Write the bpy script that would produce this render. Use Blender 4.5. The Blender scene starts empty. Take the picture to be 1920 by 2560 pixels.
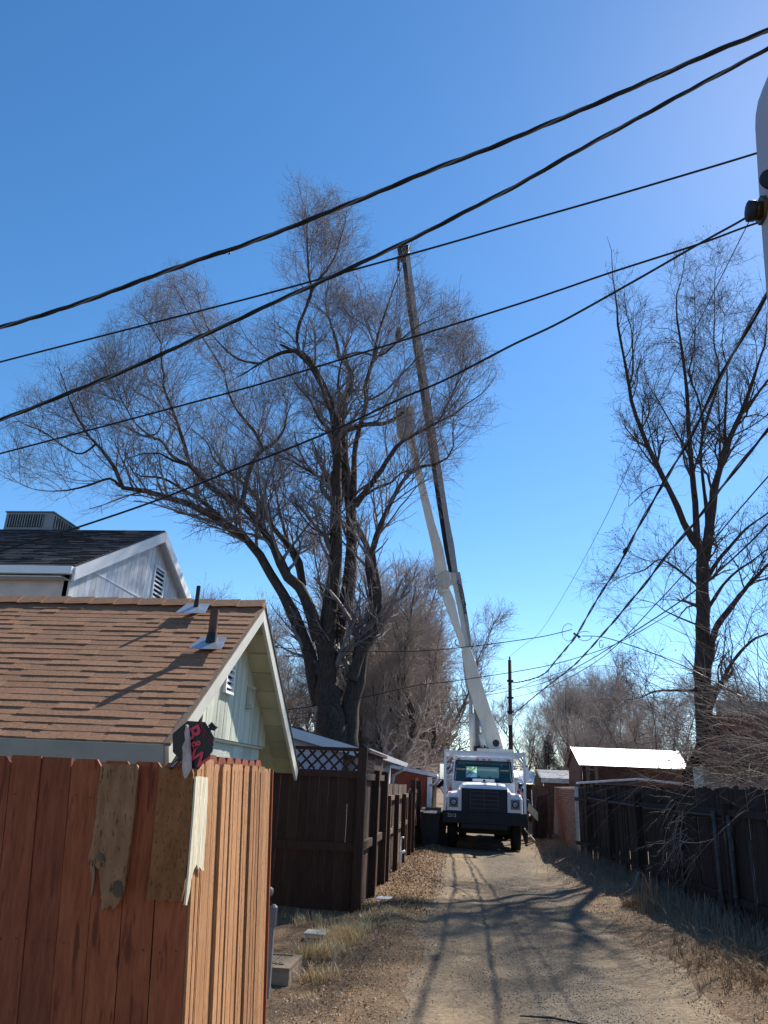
import bpy, math, random
import numpy as np
from mathutils import Vector
rnd = random.Random(7)
NR = np.random.default_rng(11)

# ------------------------------------------------------------------ camera
sc = bpy.context.scene
F = 1920.0; PITCH = math.radians(19.4); YAW = math.radians(6.6); ROLL = math.radians(2.5); EYE = 1.75
fw = np.array([-math.sin(YAW)*math.cos(PITCH), math.cos(YAW)*math.cos(PITCH), math.sin(PITCH)])
r0 = np.array([math.cos(YAW), math.sin(YAW), 0.0]); u0 = np.cross(r0, fw)
RT = r0*math.cos(ROLL)+u0*math.sin(ROLL); UP = -r0*math.sin(ROLL)+u0*math.cos(ROLL)
CAM = np.array([0, 0, EYE])
cam = bpy.data.cameras.new('camera'); camo = bpy.data.objects.new('camera', cam)
sc.collection.objects.link(camo); sc.camera = camo
cam.sensor_fit = 'VERTICAL'; cam.sensor_height = 24.0; cam.lens = 24.0*F/2560.0
cam.clip_start = 0.05; cam.clip_end = 20000
from mathutils import Matrix
camo.matrix_world = Matrix(((RT[0], UP[0], -fw[0], 0), (RT[1], UP[1], -fw[1], 0), (RT[2], UP[2], -fw[2], EYE), (0, 0, 0, 1)))

# ------------------------------------------------------------------ sky, sun, exposure
SUN_AZ = math.radians(31.2); SUN_EL = math.radians(43.5)
SUN = Vector((math.sin(SUN_AZ)*math.cos(SUN_EL), math.cos(SUN_AZ)*math.cos(SUN_EL), math.sin(SUN_EL)))
w = bpy.data.worlds.new('World'); sc.world = w; w.use_nodes = True
nt = w.node_tree
sky = nt.nodes.new('ShaderNodeTexSky'); sky.sky_type = 'NISHITA'; sky.sun_disc = False
sky.sun_elevation = SUN_EL; sky.sun_rotation = SUN_AZ
sky.altitude = 1600; sky.air_density = 1.0; sky.dust_density = 0.3; sky.ozone_density = 1.2
hsv = nt.nodes.new('ShaderNodeHueSaturation'); hsv.inputs['Saturation'].default_value = 1.28; hsv.inputs['Hue'].default_value = .498
nt.links.new(sky.outputs[0], hsv.inputs['Color']); nt.links.new(hsv.outputs[0], nt.nodes['Background'].inputs[0]); nt.nodes['Background'].inputs[1].default_value = 0.109
sl = bpy.data.lights.new('sun', 'SUN'); sl.energy = 4.9; sl.angle = math.radians(0.53); sl.color = (1.0, 0.93, 0.82)
so = bpy.data.objects.new('sun', sl); sc.collection.objects.link(so)
so.rotation_euler = SUN.to_track_quat('Z', 'Y').to_euler()
sc.view_settings.view_transform = 'Standard'; sc.view_settings.look = 'None'
sc.view_settings.exposure = 0.85; sc.view_settings.gamma = 1.0
sc.view_settings.use_curve_mapping = False
sc.cycles.max_bounces = 6; sc.cycles.transparent_max_bounces = 8

# ------------------------------------------------------------------ pixel <-> place helpers (photo measured at 1920 x 2560)
def ray(px, py): return fw+RT*((px-960)/F)-UP*((py-1280)/F)
def at(px, py, x=None, y=None, z=None):
    d = ray(px, py)
    t = (x/d[0]) if x is not None else (y/d[1]) if y is not None else ((z-EYE)/d[2])
    return CAM+d*t
def atp(px, py, p0, n):
    d = ray(px, py); n = np.array(n, float); return CAM+d*(((np.array(p0, float)-CAM)@n)/(d@n))
def proj(P):
    q = P-CAM; wz = q@fw; wz = np.where(wz < .05, .05, wz)
    return 960+F*(q@RT)/wz, 1280-F*(q@UP)/wz

# ------------------------------------------------------------------ materials
def mat(name, col, col2=None, rough=0.8, scale=6.0, bump=0.0, metal=0.0, stretch=(1, 1, 1), detail=6, spots=None, spotscale=25, mix=(0.35, 0.65), spec=0.3, bscale=None, coords='Object', var=(.8, 1.18)):
    m = bpy.data.materials.new(name); m.use_nodes = True; n = m.node_tree; b = n.nodes['Principled BSDF']
    b.inputs['Roughness'].default_value = rough; b.inputs['Metallic'].default_value = metal
    b.inputs['Specular IOR Level'].default_value = spec
    b.inputs['Base Color'].default_value = (*col, 1)
    tc = n.nodes.new('ShaderNodeTexCoord'); mp = n.nodes.new('ShaderNodeMapping'); mp.inputs['Scale'].default_value = stretch
    n.links.new(tc.outputs[coords], mp.inputs[0])
    if col2 is not None:
        nz = n.nodes.new('ShaderNodeTexNoise'); nz.inputs['Scale'].default_value = scale; nz.inputs['Detail'].default_value = detail
        nz.inputs['Roughness'].default_value = 0.65
        n.links.new(mp.outputs[0], nz.inputs['Vector'])
        cr = n.nodes.new('ShaderNodeValToRGB'); cr.color_ramp.elements[0].position = mix[0]; cr.color_ramp.elements[1].position = mix[1]
        cr.color_ramp.elements[0].color = (*col, 1); cr.color_ramp.elements[1].color = (*col2, 1)
        n.links.new(nz.outputs['Fac'], cr.inputs[0]); out = cr.outputs[0]
        # per object variation
        oi = n.nodes.new('ShaderNodeObjectInfo'); hs = n.nodes.new('ShaderNodeHueSaturation')
        mr = n.nodes.new('ShaderNodeMapRange'); mr.inputs[3].default_value = var[0]; mr.inputs[4].default_value = var[1]
        n.links.new(oi.outputs['Random'], mr.inputs[0]); n.links.new(mr.outputs[0], hs.inputs['Value']); n.links.new(out, hs.inputs['Color'])
        out = hs.outputs[0]
        if spots is not None:
            vz = n.nodes.new('ShaderNodeTexNoise'); vz.inputs['Scale'].default_value = spotscale; vz.inputs['Detail'].default_value = 3
            n.links.new(mp.outputs[0], vz.inputs['Vector'])
            c2 = n.nodes.new('ShaderNodeValToRGB'); c2.color_ramp.elements[0].position = .58; c2.color_ramp.elements[1].position = .66
            n.links.new(vz.outputs['Fac'], c2.inputs[0])
            mx = n.nodes.new('ShaderNodeMix'); mx.data_type = 'RGBA'; mx.inputs[7].default_value = (*spots, 1)
            n.links.new(c2.outputs[0], mx.inputs[0]); n.links.new(out, mx.inputs[6]); out = mx.outputs[2]
        n.links.new(out, b.inputs['Base Color'])
    if bump:
        bz = n.nodes.new('ShaderNodeTexNoise'); bz.inputs['Scale'].default_value = bscale or scale*2.5; bz.inputs['Detail'].default_value = 5
        n.links.new(mp.outputs[0], bz.inputs['Vector'])
        bp = n.nodes.new('ShaderNodeBump'); bp.inputs['Strength'].default_value = bump; bp.inputs['Distance'].default_value = 0.02
        n.links.new(bz.outputs['Fac'], bp.inputs['Height']); n.links.new(bp.outputs[0], b.inputs['Normal'])
    return m
M = {}
M['cedar'] = mat('stained_cedar_shade_tone', (.20, .05, .019), (.30, .086, .036), .75, 5, .5, stretch=(9, 9, .35), detail=8, spots=(.14, .032, .014), spotscale=3.0)  # red stain, darkened to put the front panel's shade into the colour
M['cedar_sun'] = mat('rough_cedar_sunlit_tone', (.37, .17, .075), (.53, .285, .14), .8, 6, .8, stretch=(11, 11, .3), detail=10, bscale=26)  # same boards, rough sawn; sunlight painted in as a lighter tone
M['old_board'] = mat('grey_board', (.165, .078, .036), (.26, .14, .072), .85, 4, .6, stretch=(6, 6, 1.2), spots=(.07, .04, .025), spotscale=16)
M['osb'] = mat('scratched_board', (.15, .06, .02), (.23, .10, .038), .8, 5, .5, stretch=(3, 3, 1.2), spots=(.09, .04, .018), spotscale=34)
M['pale_board'] = mat('pale_board', (.45, .38, .26), (.68, .62, .47), .8, 6, .6, stretch=(9, 9, .5))
M['knot'] = mat('wood_knot', (.05, .035, .025), (.13, .10, .07), .8, 12, .4)
M['brownfence'] = mat('dark_brown_stain', (.035, .014, .009), (.062, .026, .016), .7, 5, .3, stretch=(8, 8, .5))
M['brownfence2'] = mat('worn_brown_stain', (.055, .03, .02), (.14, .085, .06), .8, 5, .5, stretch=(10, 10, .4))
M['greyfence'] = mat('weathered_fence', (.10, .065, .045), (.20, .145, .105), .85, 6, .5, stretch=(9, 9, .5))
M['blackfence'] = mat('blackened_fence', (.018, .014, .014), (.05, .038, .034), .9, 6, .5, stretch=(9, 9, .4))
M['shingle'] = mat('brown_shingle', (.215, .108, .06), (.345, .188, .11), .9, 45, .7, detail=9, bscale=220, var=(.9, 1.1))
M['darkroof'] = mat('dark_shingle', (.018, .018, .022), (.05, .05, .058), .85, 5, .5)
M['cream'] = mat('cream_paint', (.46, .455, .40), (.54, .53, .47), .6, 3, .1)
M['fascia'] = mat('fascia_paint_shade_tone', (.24, .24, .20), (.29, .285, .24), .8, 3, .1)  # eave board paint with its shade mixed in as a darker colour
M['green'] = mat('pale_green_paint', (.50, .53, .43), (.60, .62, .52), .7, 6, .3, stretch=(6, 6, .6))
M['soffit'] = mat('yellow_green_paint', (.38, .39, .27), (.47, .47, .34), .6, 3, .1)
M['block'] = mat('painted_block', (.50, .54, .46), (.60, .63, .55), .8, 14, .6)
M['white'] = mat('white_paint', (.72, .73, .75), (.80, .80, .82), .5, 3, .05)
M['siding'] = mat('white_siding', (.55, .56, .60), (.70, .71, .74), .7, 4, .2, stretch=(7, 7, .5))
M['pinkwall'] = mat('pale_pink_wall', (.52, .47, .46), (.62, .57, .56), .8, 4, .2)
M['bluewall'] = mat('pale_blue_wall', (.48, .52, .62), (.58, .61, .70), .7, 4, .1)
M['orange'] = mat('red_orange_wall', (.42, .09, .045), (.52, .13, .07), .7, 4, .1)
M['tan'] = mat('tan_wall', (.36, .31, .27), (.44, .38, .33), .8, 4, .1)
M['steel'] = mat('galvanized', (.42, .42, .43), (.58, .58, .6), .42, 8, .1, metal=.8)
M['shadesteel'] = mat('galvanized_shade_tone', (.045, .045, .05), (.08, .08, .085), .7, 8, .1, metal=.3)  # galvanized poles, the fence's shade put into a dark base colour
M['tinroof'] = mat('bright_tin', (.80, .81, .83), (.86, .87, .88), .5, 3, .03, metal=.35, spec=.8)
M['redtin'] = mat('rusty_corrugated', (.15, .045, .03), (.27, .10, .065), .6, 4, .2, metal=.2, spots=(.06, .03, .03), spotscale=3)
M['rust'] = mat('rusty_steel', (.06, .035, .03), (.12, .06, .045), .8, 8, .3)
M['bark'] = mat('bark', (.032, .025, .022), (.09, .068, .057), .95, 7, 1.0, stretch=(3, 3, .5), detail=8, spots=(.02, .014, .012), spotscale=10, coords='Object')
M['bark_dark'] = mat('dark_bark', (.03, .022, .02), (.075, .056, .05), .95, 7, .8, stretch=(3, 3, .6))
M['twig'] = mat('twigs', (.12, .097, .097), (.225, .187, .182), .8, 3)
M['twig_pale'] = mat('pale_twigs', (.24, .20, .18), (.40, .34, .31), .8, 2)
M['twig_dark'] = mat('dark_twigs', (.06, .045, .042), (.12, .09, .085), .8, 3)
M['twig_brown'] = mat('brown_twigs', (.22, .17, .15), (.38, .32, .29), .85, 1.5)
M['whip'] = mat('red_brown_shoots', (.11, .07, .055), (.24, .165, .13), .7, 3)
M['black'] = mat('black_cable', (.008, .008, .010), None, .5)
M['cable_grey'] = mat('cable_grey', (.10, .11, .13), None, .45)
M['blackmetal'] = mat('black_metal', (.012, .012, .016), (.022, .022, .028), .6, 5)
M['truckwhite'] = mat('truck_white', (.66, .66, .70), (.74, .74, .77), .28, 3, .02, spec=.5)
M['boomwhite'] = mat('boom_cream_white', (.60, .58, .52), (.72, .70, .65), .45, 5, .05, stretch=(1, 1, .3), spec=.4)
M['boomgrey'] = mat('boom_grey', (.30, .30, .32), (.42, .42, .44), .5, 5, .05)
M['chrome'] = mat('chrome', (.75, .75, .78), None, .15, metal=1.0)
M['tyre'] = mat('rubber', (.012, .012, .013), (.02, .02, .02), .85, 9)
M['redlamp'] = mat('red_lens', (.45, .02, .015), None, .3, spec=.6)
M['amber'] = mat('marker_lens', (.42, .10, .06), None, .3, spec=.6)
M['headlamp'] = mat('headlamp_glass', (.42, .44, .48), None, .12, metal=.5)
M['bezel'] = mat('grey_bezel', (.20, .20, .24), None, .4)
M['grille_dark'] = mat('dark_grille_bar', (.05, .05, .06), None, .5)
M['meter_steel'] = mat('painted_meter_steel', (.16, .155, .15), (.24, .235, .23), .6, 8, .1, metal=.2)
M['creosote'] = mat('creosote_pole', (.045, .028, .022), (.09, .055, .042), .85, 6, .4, stretch=(6, 6, .4))
M['concrete'] = mat('concrete', (.19, .145, .10), (.27, .21, .15), .85, 10, .4)
M['boxgrey'] = mat('weathered_white', (.50, .49, .44), (.66, .65, .60), .6, 5, .1)
M['rock'] = mat('rock', (.24, .19, .17), (.34, .28, .26), .9, 7, .8)
M['paper'] = mat('white_paper', (.8, .8, .8), None, .7)
M['signblack'] = mat('sign_black', (.008, .007, .009), None, .35)
M['signred'] = mat('sign_red', (.62, .05, .08), None, .5)
M['signdull'] = mat('sign_dull_red', (.22, .03, .05), None, .5)
M['signback'] = mat('broken_sign_edge', (.55, .50, .46), (.34, .22, .20), .5, 12)
M['pinkgrey'] = mat('off_white_plastic', (.42, .40, .46), (.46, .44, .50), .5, 1)
M['brass'] = mat('dull_brass', (.16, .11, .05), (.07, .05, .035), .4, 9, .1, metal=.7)
M['hill'] = mat('haze_blue_hill', (.10, .17, .32), (.13, .20, .36), 1.0, .002, spec=0)  # slate blue base colour stands in for distance haze
M['navy'] = mat('navy_cloth', (.012, .014, .06), (.02, .022, .08), .9, 8)
M['skin'] = mat('skin', (.42, .24, .17), None, .6)
M['jeans'] = mat('dark_jeans', (.03, .03, .045), None, .9)
M['cooler'] = mat('cooler_sheet_metal', (.17, .19, .20), (.24, .26, .27), .6, 4, .1)
M['plywood'] = mat('plywood', (.30, .27, .21), (.38, .34, .27), .8, 5, .1)
M['leaf'] = mat('dry_leaves', (.19, .105, .055), (.42, .27, .155), .8, 20)
M['leaf_pale'] = mat('pale_chips', (.42, .34, .25), (.60, .52, .42), .8, 20)
M['drygrass'] = mat('dry_grass', (.68, .47, .22), (.88, .69, .38), .8, 4)
M['drygrass2'] = mat('rusty_weeds', (.20, .12, .06), (.38, .25, .13), .85, 4)
M['greygrass'] = mat('grey_weeds', (.16, .13, .10), (.32, .27, .21), .85, 4)
M['pebble'] = mat('pebbles', (.15, .135, .12), (.40, .36, .31), .85, 25)
M['redroof'] = mat('old_red_roof', (.03, .013, .012), (.055, .024, .02), 1.0, 5, .5, spec=0)
M['conifer'] = mat('conifer', (.015, .025, .018), (.03, .045, .03), .9, 5)
M['darkglass'] = mat('dark_glass', (.01, .014, .018), None, .08, spec=.6)

def glassmat():
    m = bpy.data.materials.new('tinted_glass'); m.use_nodes = True; n = m.node_tree
    n.nodes.remove(n.nodes['Principled BSDF']); t = n.nodes.new('ShaderNodeBsdfTransparent'); t.inputs[0].default_value = (.62, .82, .78, 1)
    g = n.nodes.new('ShaderNodeBsdfGlossy'); g.inputs['Roughness'].default_value = .05; mx = n.nodes.new('ShaderNodeMixShader'); mx.inputs[0].default_value = .07
    n.links.new(t.outputs[0], mx.inputs[1]); n.links.new(g.outputs[0], mx.inputs[2]); n.links.new(mx.outputs[0], n.nodes['Material Output'].inputs[0])
    return m
M['glass'] = glassmat()

def groundmat(name, c1, c2, c3, c4, grav=1.0, track=False):
    m = bpy.data.materials.new(name); m.use_nodes = True; n = m.node_tree; b = n.nodes['Principled BSDF']; b.inputs['Roughness'].default_value = .95
    b.inputs['Specular IOR Level'].default_value = .15
    tc = n.nodes.new('ShaderNodeTexCoord')
    def noise(s, d=4, r=.6, st=None):
        z = n.nodes.new('ShaderNodeTexNoise'); z.inputs['Scale'].default_value = s; z.inputs['Detail'].default_value = d; z.inputs['Roughness'].default_value = r
        if st:
            mp = n.nodes.new('ShaderNodeMapping'); mp.inputs['Scale'].default_value = st; n.links.new(tc.outputs['Object'], mp.inputs[0]); n.links.new(mp.outputs[0], z.inputs['Vector'])
        else: n.links.new(tc.outputs['Object'], z.inputs['Vector'])
        return z
    def ramp(src, p0, p1, a=(0, 0, 0), bb=(1, 1, 1)):
        c = n.nodes.new('ShaderNodeValToRGB'); c.color_ramp.elements[0].position = p0; c.color_ramp.elements[1].position = p1
        c.color_ramp.elements[0].color = (*a, 1); c.color_ramp.elements[1].color = (*bb, 1); n.links.new(src, c.inputs[0]); return c
    def mixc(f, a, bb):
        x = n.nodes.new('ShaderNodeMix'); x.data_type = 'RGBA'; n.links.new(f, x.inputs[0])
        for i, v in ((6, a), (7, bb)):
            if isinstance(v, tuple): x.inputs[i].default_value = (*v, 1)
            else: n.links.new(v, x.inputs[i])
        return x.outputs[2]
    base = mixc(ramp(noise(.55, 5, .6, (1, .35, 1)).outputs['Fac'], .42, .6).outputs[0], c1, c2)
    g = ramp(noise(60*grav, 3, .8).outputs['Fac'], .35, .7, c3, c4)
    f = ramp(noise(1.2, 6, .75, (1, .5, 1)).outputs['Fac'], .38, .62)
    mm = n.nodes.new('ShaderNodeMath'); mm.operation = 'MULTIPLY'; mm.inputs[1].default_value = .75; n.links.new(f.outputs[0], mm.inputs[0])
    if track:
        sx_ = n.nodes.new('ShaderNodeSeparateXYZ'); n.links.new(tc.outputs['Object'], sx_.inputs[0])
        wob = n.nodes.new('ShaderNodeMath'); wob.operation = 'MULTIPLY_ADD'; wob.inputs[1].default_value = .9; n.links.new(noise(.8, 5, .7).outputs['Fac'], wob.inputs[0]); n.links.new(sx_.outputs[0], wob.inputs[2])
        tr = n.nodes.new('ShaderNodeValToRGB'); el = tr.color_ramp.elements; el[0].position = .0; el[0].color = (0, 0, 0, 1); el[1].position = 1; el[1].color = (0, 0, 0, 1)
        mr_ = n.nodes.new('ShaderNodeMapRange'); mr_.inputs[1].default_value = -.6; mr_.inputs[2].default_value = 3.2; n.links.new(wob.outputs[0], mr_.inputs[0]); n.links.new(mr_.outputs[0], tr.inputs[0])
        for ps, v_ in ((.12, .55), (.2, .0), (.34, .05), (.43, .95), (.62, 1), (.72, .35), (.85, .15)):
            e_ = el.new(ps); e_.color = (v_, v_, v_, 1)
        m3 = n.nodes.new('ShaderNodeMath'); m3.operation = 'MULTIPLY_ADD'; m3.inputs[1].default_value = .35; m3.use_clamp = True; n.links.new(mm.outputs[0], m3.inputs[0]); m4 = n.nodes.new('ShaderNodeMath'); m4.operation = 'MULTIPLY'; m4.inputs[1].default_value = .75; n.links.new(tr.outputs[0], m4.inputs[0]); n.links.new(m4.outputs[0], m3.inputs[2]); mm = m3
    col = mixc(mm.outputs[0], base, g.outputs[0])
    v = n.nodes.new('ShaderNodeTexVoronoi'); v.inputs['Scale'].default_value = 38*grav; n.links.new(tc.outputs['Object'], v.inputs['Vector'])
    hs = n.nodes.new('ShaderNodeHueSaturation'); mr = n.nodes.new('ShaderNodeMapRange'); mr.inputs[3].default_value = .72; mr.inputs[4].default_value = 1.28
    sx = n.nodes.new('ShaderNodeSeparateColor'); n.links.new(v.outputs['Color'], sx.inputs[0]); n.links.new(sx.outputs[0], mr.inputs[0])
    n.links.new(mr.outputs[0], hs.inputs['Value']); n.links.new(col, hs.inputs['Color']); n.links.new(hs.outputs[0], b.inputs['Base Color'])
    bp = n.nodes.new('ShaderNodeBump'); bp.inputs['Strength'].default_value = .7; bp.inputs['Distance'].default_value = .02
    n.links.new(noise(45, 5, .8).outputs['Fac'], bp.inputs['Height']); n.links.new(bp.outputs[0], b.inputs['Normal'])
    return m
M['soil'] = groundmat('soil', (.13, .085, .05), (.215, .15, .095), (.09, .06, .038), (.29, .21, .14))
M['gravel'] = groundmat('gravel', (.27, .205, .135), (.19, .145, .098), (.056, .047, .038), (.215, .18, .138), track=True)

# ------------------------------------------------------------------ object helpers
COL = sc.collection; ORG = {}
def tag(o, label=None, cat=None, group=None, kind=None):
    if label: o['label'] = label
    if cat: o['category'] = cat
    if group: o['group'] = group
    if kind: o['kind'] = kind
    return o
def empty(name, loc, label, cat, group=None):
    o = bpy.data.objects.new(name, None); COL.objects.link(o); o.location = [float(v) for v in loc]; o.empty_display_size = .2
    ORG[o.name] = np.array(loc, float); return tag(o, label, cat, group)
def origin(o): return ORG.get(o.name, np.zeros(3)) if o is not None else np.zeros(3)
def link(name, me, m, parent=None, o0=None, smooth=False):
    me.materials.append(m) if m is not None and not me.materials else None
    o = bpy.data.objects.new(name, me); COL.objects.link(o)
    if parent is not None: o.parent = parent
    return o
def rawmesh(name, V, Fq, smooth=False):
    """V (n,3) array, Fq (m,3|4) int array"""
    me = bpy.data.meshes.new(name); V = np.asarray(V, np.float32); Fq = np.asarray(Fq, np.int32)
    k = Fq.shape[1]; me.vertices.add(len(V)); me.vertices.foreach_set('co', V.ravel())
    me.loops.add(Fq.size); me.loops.foreach_set('vertex_index', Fq.ravel())
    me.polygons.add(len(Fq)); me.polygons.foreach_set('loop_start', np.arange(0, Fq.size, k, dtype=np.int32))
    if smooth: me.polygons.foreach_set('use_smooth', np.ones(len(Fq), bool))
    me.update(calc_edges=True); return me
class MB:
    def __init__(s): s.v = []; s.f = []
    def add(s, vs, fs):
        b = len(s.v); s.v += [tuple(float(c) for c in v) for v in vs]; s.f += [tuple(b+i for i in f) for f in fs]; return s
    def box(s, x0, y0, z0, x1, y1, z1):
        return s.add([(x0, y0, z0), (x1, y0, z0), (x1, y1, z0), (x0, y1, z0), (x0, y0, z1), (x1, y0, z1), (x1, y1, z1), (x0, y1, z1)],
                     [(3, 2, 1, 0), (4, 5, 6, 7), (0, 1, 5, 4), (1, 2, 6, 5), (2, 3, 7, 6), (3, 0, 4, 7)])
    def prism(s, poly, off):
        """poly: list of 3D pts, extruded by vector off (n-gon caps)"""
        n = len(poly); off = np.array(off, float); a = [np.array(p, float) for p in poly]
        vs = a+[p+off for p in a]
        return s.add(vs, [tuple(range(n-1, -1, -1)), tuple(range(n, 2*n))]+[(i, (i+1) % n, n+(i+1) % n, n+i) for i in range(n)])
    def bar(s, p, q, wd, ht, up=(0, 0, 1)):
        p = Vector([float(c) for c in p]); q = Vector([float(c) for c in q]); d = (q-p).normalized(); u = Vector(up)
        if abs(d.dot(u)) > .98: u = Vector((0, 1, 0))
        r = d.cross(u).normalized(); u = r.cross(d)
        r = r*wd/2; u = u*ht/2
        return s.prism([p-r-u, p+r-u, p+r+u, p-r+u], q-p)
    def tube(s, pts, r, n=8, caps=True):
        pts = [Vector([float(c) for c in p]) for p in pts]; rs = r if isinstance(r, (list, tuple)) else [r]*len(pts)
        b = len(s.v); prev = None
        for i, p in enumerate(pts):
            d = (pts[min(i+1, len(pts)-1)]-pts[max(i-1, 0)]).normalized()
            u = prev if prev is not None else (Vector((0, 0, 1)) if abs(d.z) < .9 else Vector((1, 0, 0)))
            x = d.cross(u).normalized(); u = x.cross(d).normalized(); prev = u
            for k in range(n):
                a = 2*math.pi*k/n; q = p+(x*math.cos(a)+u*math.sin(a))*rs[i]; s.v.append(tuple(q))
        for i in range(len(pts)-1):
            for k in range(n):
                s.f.append((b+i*n+k, b+i*n+(k+1) % n, b+(i+1)*n+(k+1) % n, b+(i+1)*n+k))
        if caps: s.f.append(tuple(b+k for k in range(n-1, -1, -1))); s.f.append(tuple(b+(len(pts)-1)*n+k for k in range(n)))
        return s
    def mesh(s, name, org=(0, 0, 0), smooth=False):
        me = bpy.data.meshes.new(name); o = np.array(org, float)
        me.from_pydata([(v[0]-o[0], v[1]-o[1], v[2]-o[2]) for v in s.v], [], s.f)
        if smooth: me.polygons.foreach_set('use_smooth', [True]*len(me.polygons))
        me.update(); return me
    def build(s, name, m, parent=None, smooth=False, bevel=0, top=None):
        """top: world origin when the mesh is a top-level thing"""
        org = top if top is not None else root_org(parent)
        o = link(name, s.mesh(name, org, smooth), m, parent)
        if top is not None: o.location = [float(c) for c in top]
        if bevel:
            bv = o.modifiers.new('bevel', 'BEVEL'); bv.width = bevel; bv.segments = 2; bv.limit_method = 'ANGLE'
        return o
def root_org(o):
    while o is not None:
        if o.name in ORG: return ORG[o.name]
        o = o.parent
    return np.zeros(3)
def text_mesh(txt, size, extrude=.002, bold=False):
    cu = bpy.data.curves.new('lettering', 'FONT'); cu.body = txt; cu.size = size; cu.extrude = extrude; cu.align_x = 'CENTER'; cu.align_y = 'CENTER'
    if bold: cu.offset = size*.02
    o = bpy.data.objects.new('lettering', cu); COL.objects.link(o); bpy.context.view_layer.update()
    me = bpy.data.meshes.new_from_object(o); COL.objects.unlink(o); bpy.data.objects.remove(o); return me
def place_text(name, txt, size, m, parent, pos, xdir, ydir, **k):
    me = text_mesh(txt, size, **k); me.materials.clear(); me.materials.append(m)
    x = Vector(xdir).normalized(); y = Vector(ydir); y = (y-x*y.dot(x)).normalized(); z = x.cross(y)
    o = bpy.data.objects.new(name, me); COL.objects.link(o); o.parent = parent
    p = Vector(pos)-Vector(root_org(parent))
    o.matrix_local = Matrix(((x[0], y[0], z[0], p[0]), (x[1], y[1], z[1], p[1]), (x[2], y[2], z[2], p[2]), (0, 0, 0, 1)))
    return o

# ------------------------------------------------------------------ ground
def fence_x(y): return 3.0+(23-y)*.06 if y < 23 else 3.0+(y-23)*.045
def gz(x, y):
    """height of the verges: low mounds either side of the track"""
    x = np.asarray(x, float); y = np.asarray(y, float)
    l = np.exp(-((x+1.0)/.32)**2)*.09*(1+.4*np.sin(y*1.3))*np.clip((y-6)/3, 0, 1)
    rr = np.clip((x-2.0)/.9, 0, 1)*.16
    n = .02*np.sin(x*5.1+y*2.3)+.015*np.sin(y*6.7-x*3.1)
    dip = -.03*np.exp(-((x-.35)/.25)**2)-.03*np.exp(-((x-1.6)/.25)**2)
    return l+rr+n*.6+dip
def grid(x0, x1, nx, y0, y1, ny, fz, ywarp=1.0):
    xs = np.linspace(x0, x1, nx); t = np.linspace(0, 1, ny)**ywarp; ys = y0+(y1-y0)*t
    X, Y = np.meshgrid(xs, ys); Z = fz(X, Y); V = np.stack([X.ravel(), Y.ravel(), Z.ravel()], 1)
    i = np.arange((ny-1)*nx).reshape(ny-1, nx)[:, :-1].ravel(); Fq = np.stack([i, i+1, i+nx+1, i+nx], 1); return V, Fq
V, Q = grid(-60, 60, 4, -20, 400, 4, lambda X, Y: X*0-.12)
V2 = np.array([[-9000, -3000, -.14], [9000, -3000, -.14], [9000, 15000, -.14], [-9000, 15000, -.14]])
tag(link('ground', rawmesh('ground', V2, [[0, 1, 2, 3]]), M['soil']), kind='structure')
def fz(X, Y):
    ed = np.clip((9.5-np.abs(X))/1.5, 0, 1)*np.clip((Y+6)/2, 0, 1)*np.clip((75-Y)/5, 0, 1)
    return gz(X, Y)*ed-.13*(1-ed)
V, Q = grid(-10, 10, 200, -8, 76, 420, fz)
tag(link('verge', rawmesh('verge', V, Q, True), M['soil']), kind='structure')
xs = np.linspace(0, 1, 34); ys = np.linspace(-8, 74, 400); VX = []
for y in ys:
    a = -.58+.09*math.sin(y*.9)+.06*math.sin(y*2.7+1)+.03*math.sin(y*7.1); b = 2.12+.12*math.sin(y*.7+2)+.07*math.sin(y*2.1)+.03*math.sin(y*6.3)
    for t in xs:
        x = a+(b-a)*t; VX.append((x, y, 0))
VX = np.array(VX); e = np.tile(np.minimum(xs, 1-xs), len(ys)); VX[:, 2] = fz(VX[:, 0], VX[:, 1])+.004+.006*np.clip(e*12, 0, 1)-.0
i = np.arange((len(ys)-1)*34).reshape(-1, 34)[:, :-1].ravel(); Q = np.stack([i, i+1, i+35, i+34], 1)
tag(link('alley', rawmesh('alley', VX, Q, True), M['gravel']), kind='structure')
# far mountain beyond the alley
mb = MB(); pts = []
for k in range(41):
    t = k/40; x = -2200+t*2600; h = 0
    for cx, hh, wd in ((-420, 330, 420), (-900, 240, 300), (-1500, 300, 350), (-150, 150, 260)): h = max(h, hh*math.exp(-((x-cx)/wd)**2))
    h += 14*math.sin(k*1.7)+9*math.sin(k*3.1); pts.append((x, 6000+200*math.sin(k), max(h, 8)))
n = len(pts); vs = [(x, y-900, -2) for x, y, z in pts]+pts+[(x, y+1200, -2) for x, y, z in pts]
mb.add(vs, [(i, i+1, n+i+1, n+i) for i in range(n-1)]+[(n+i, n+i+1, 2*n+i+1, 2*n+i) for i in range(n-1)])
tag(mb.build('hill', M['hill'], top=(0, 6000, 0)), kind='structure')

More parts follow.
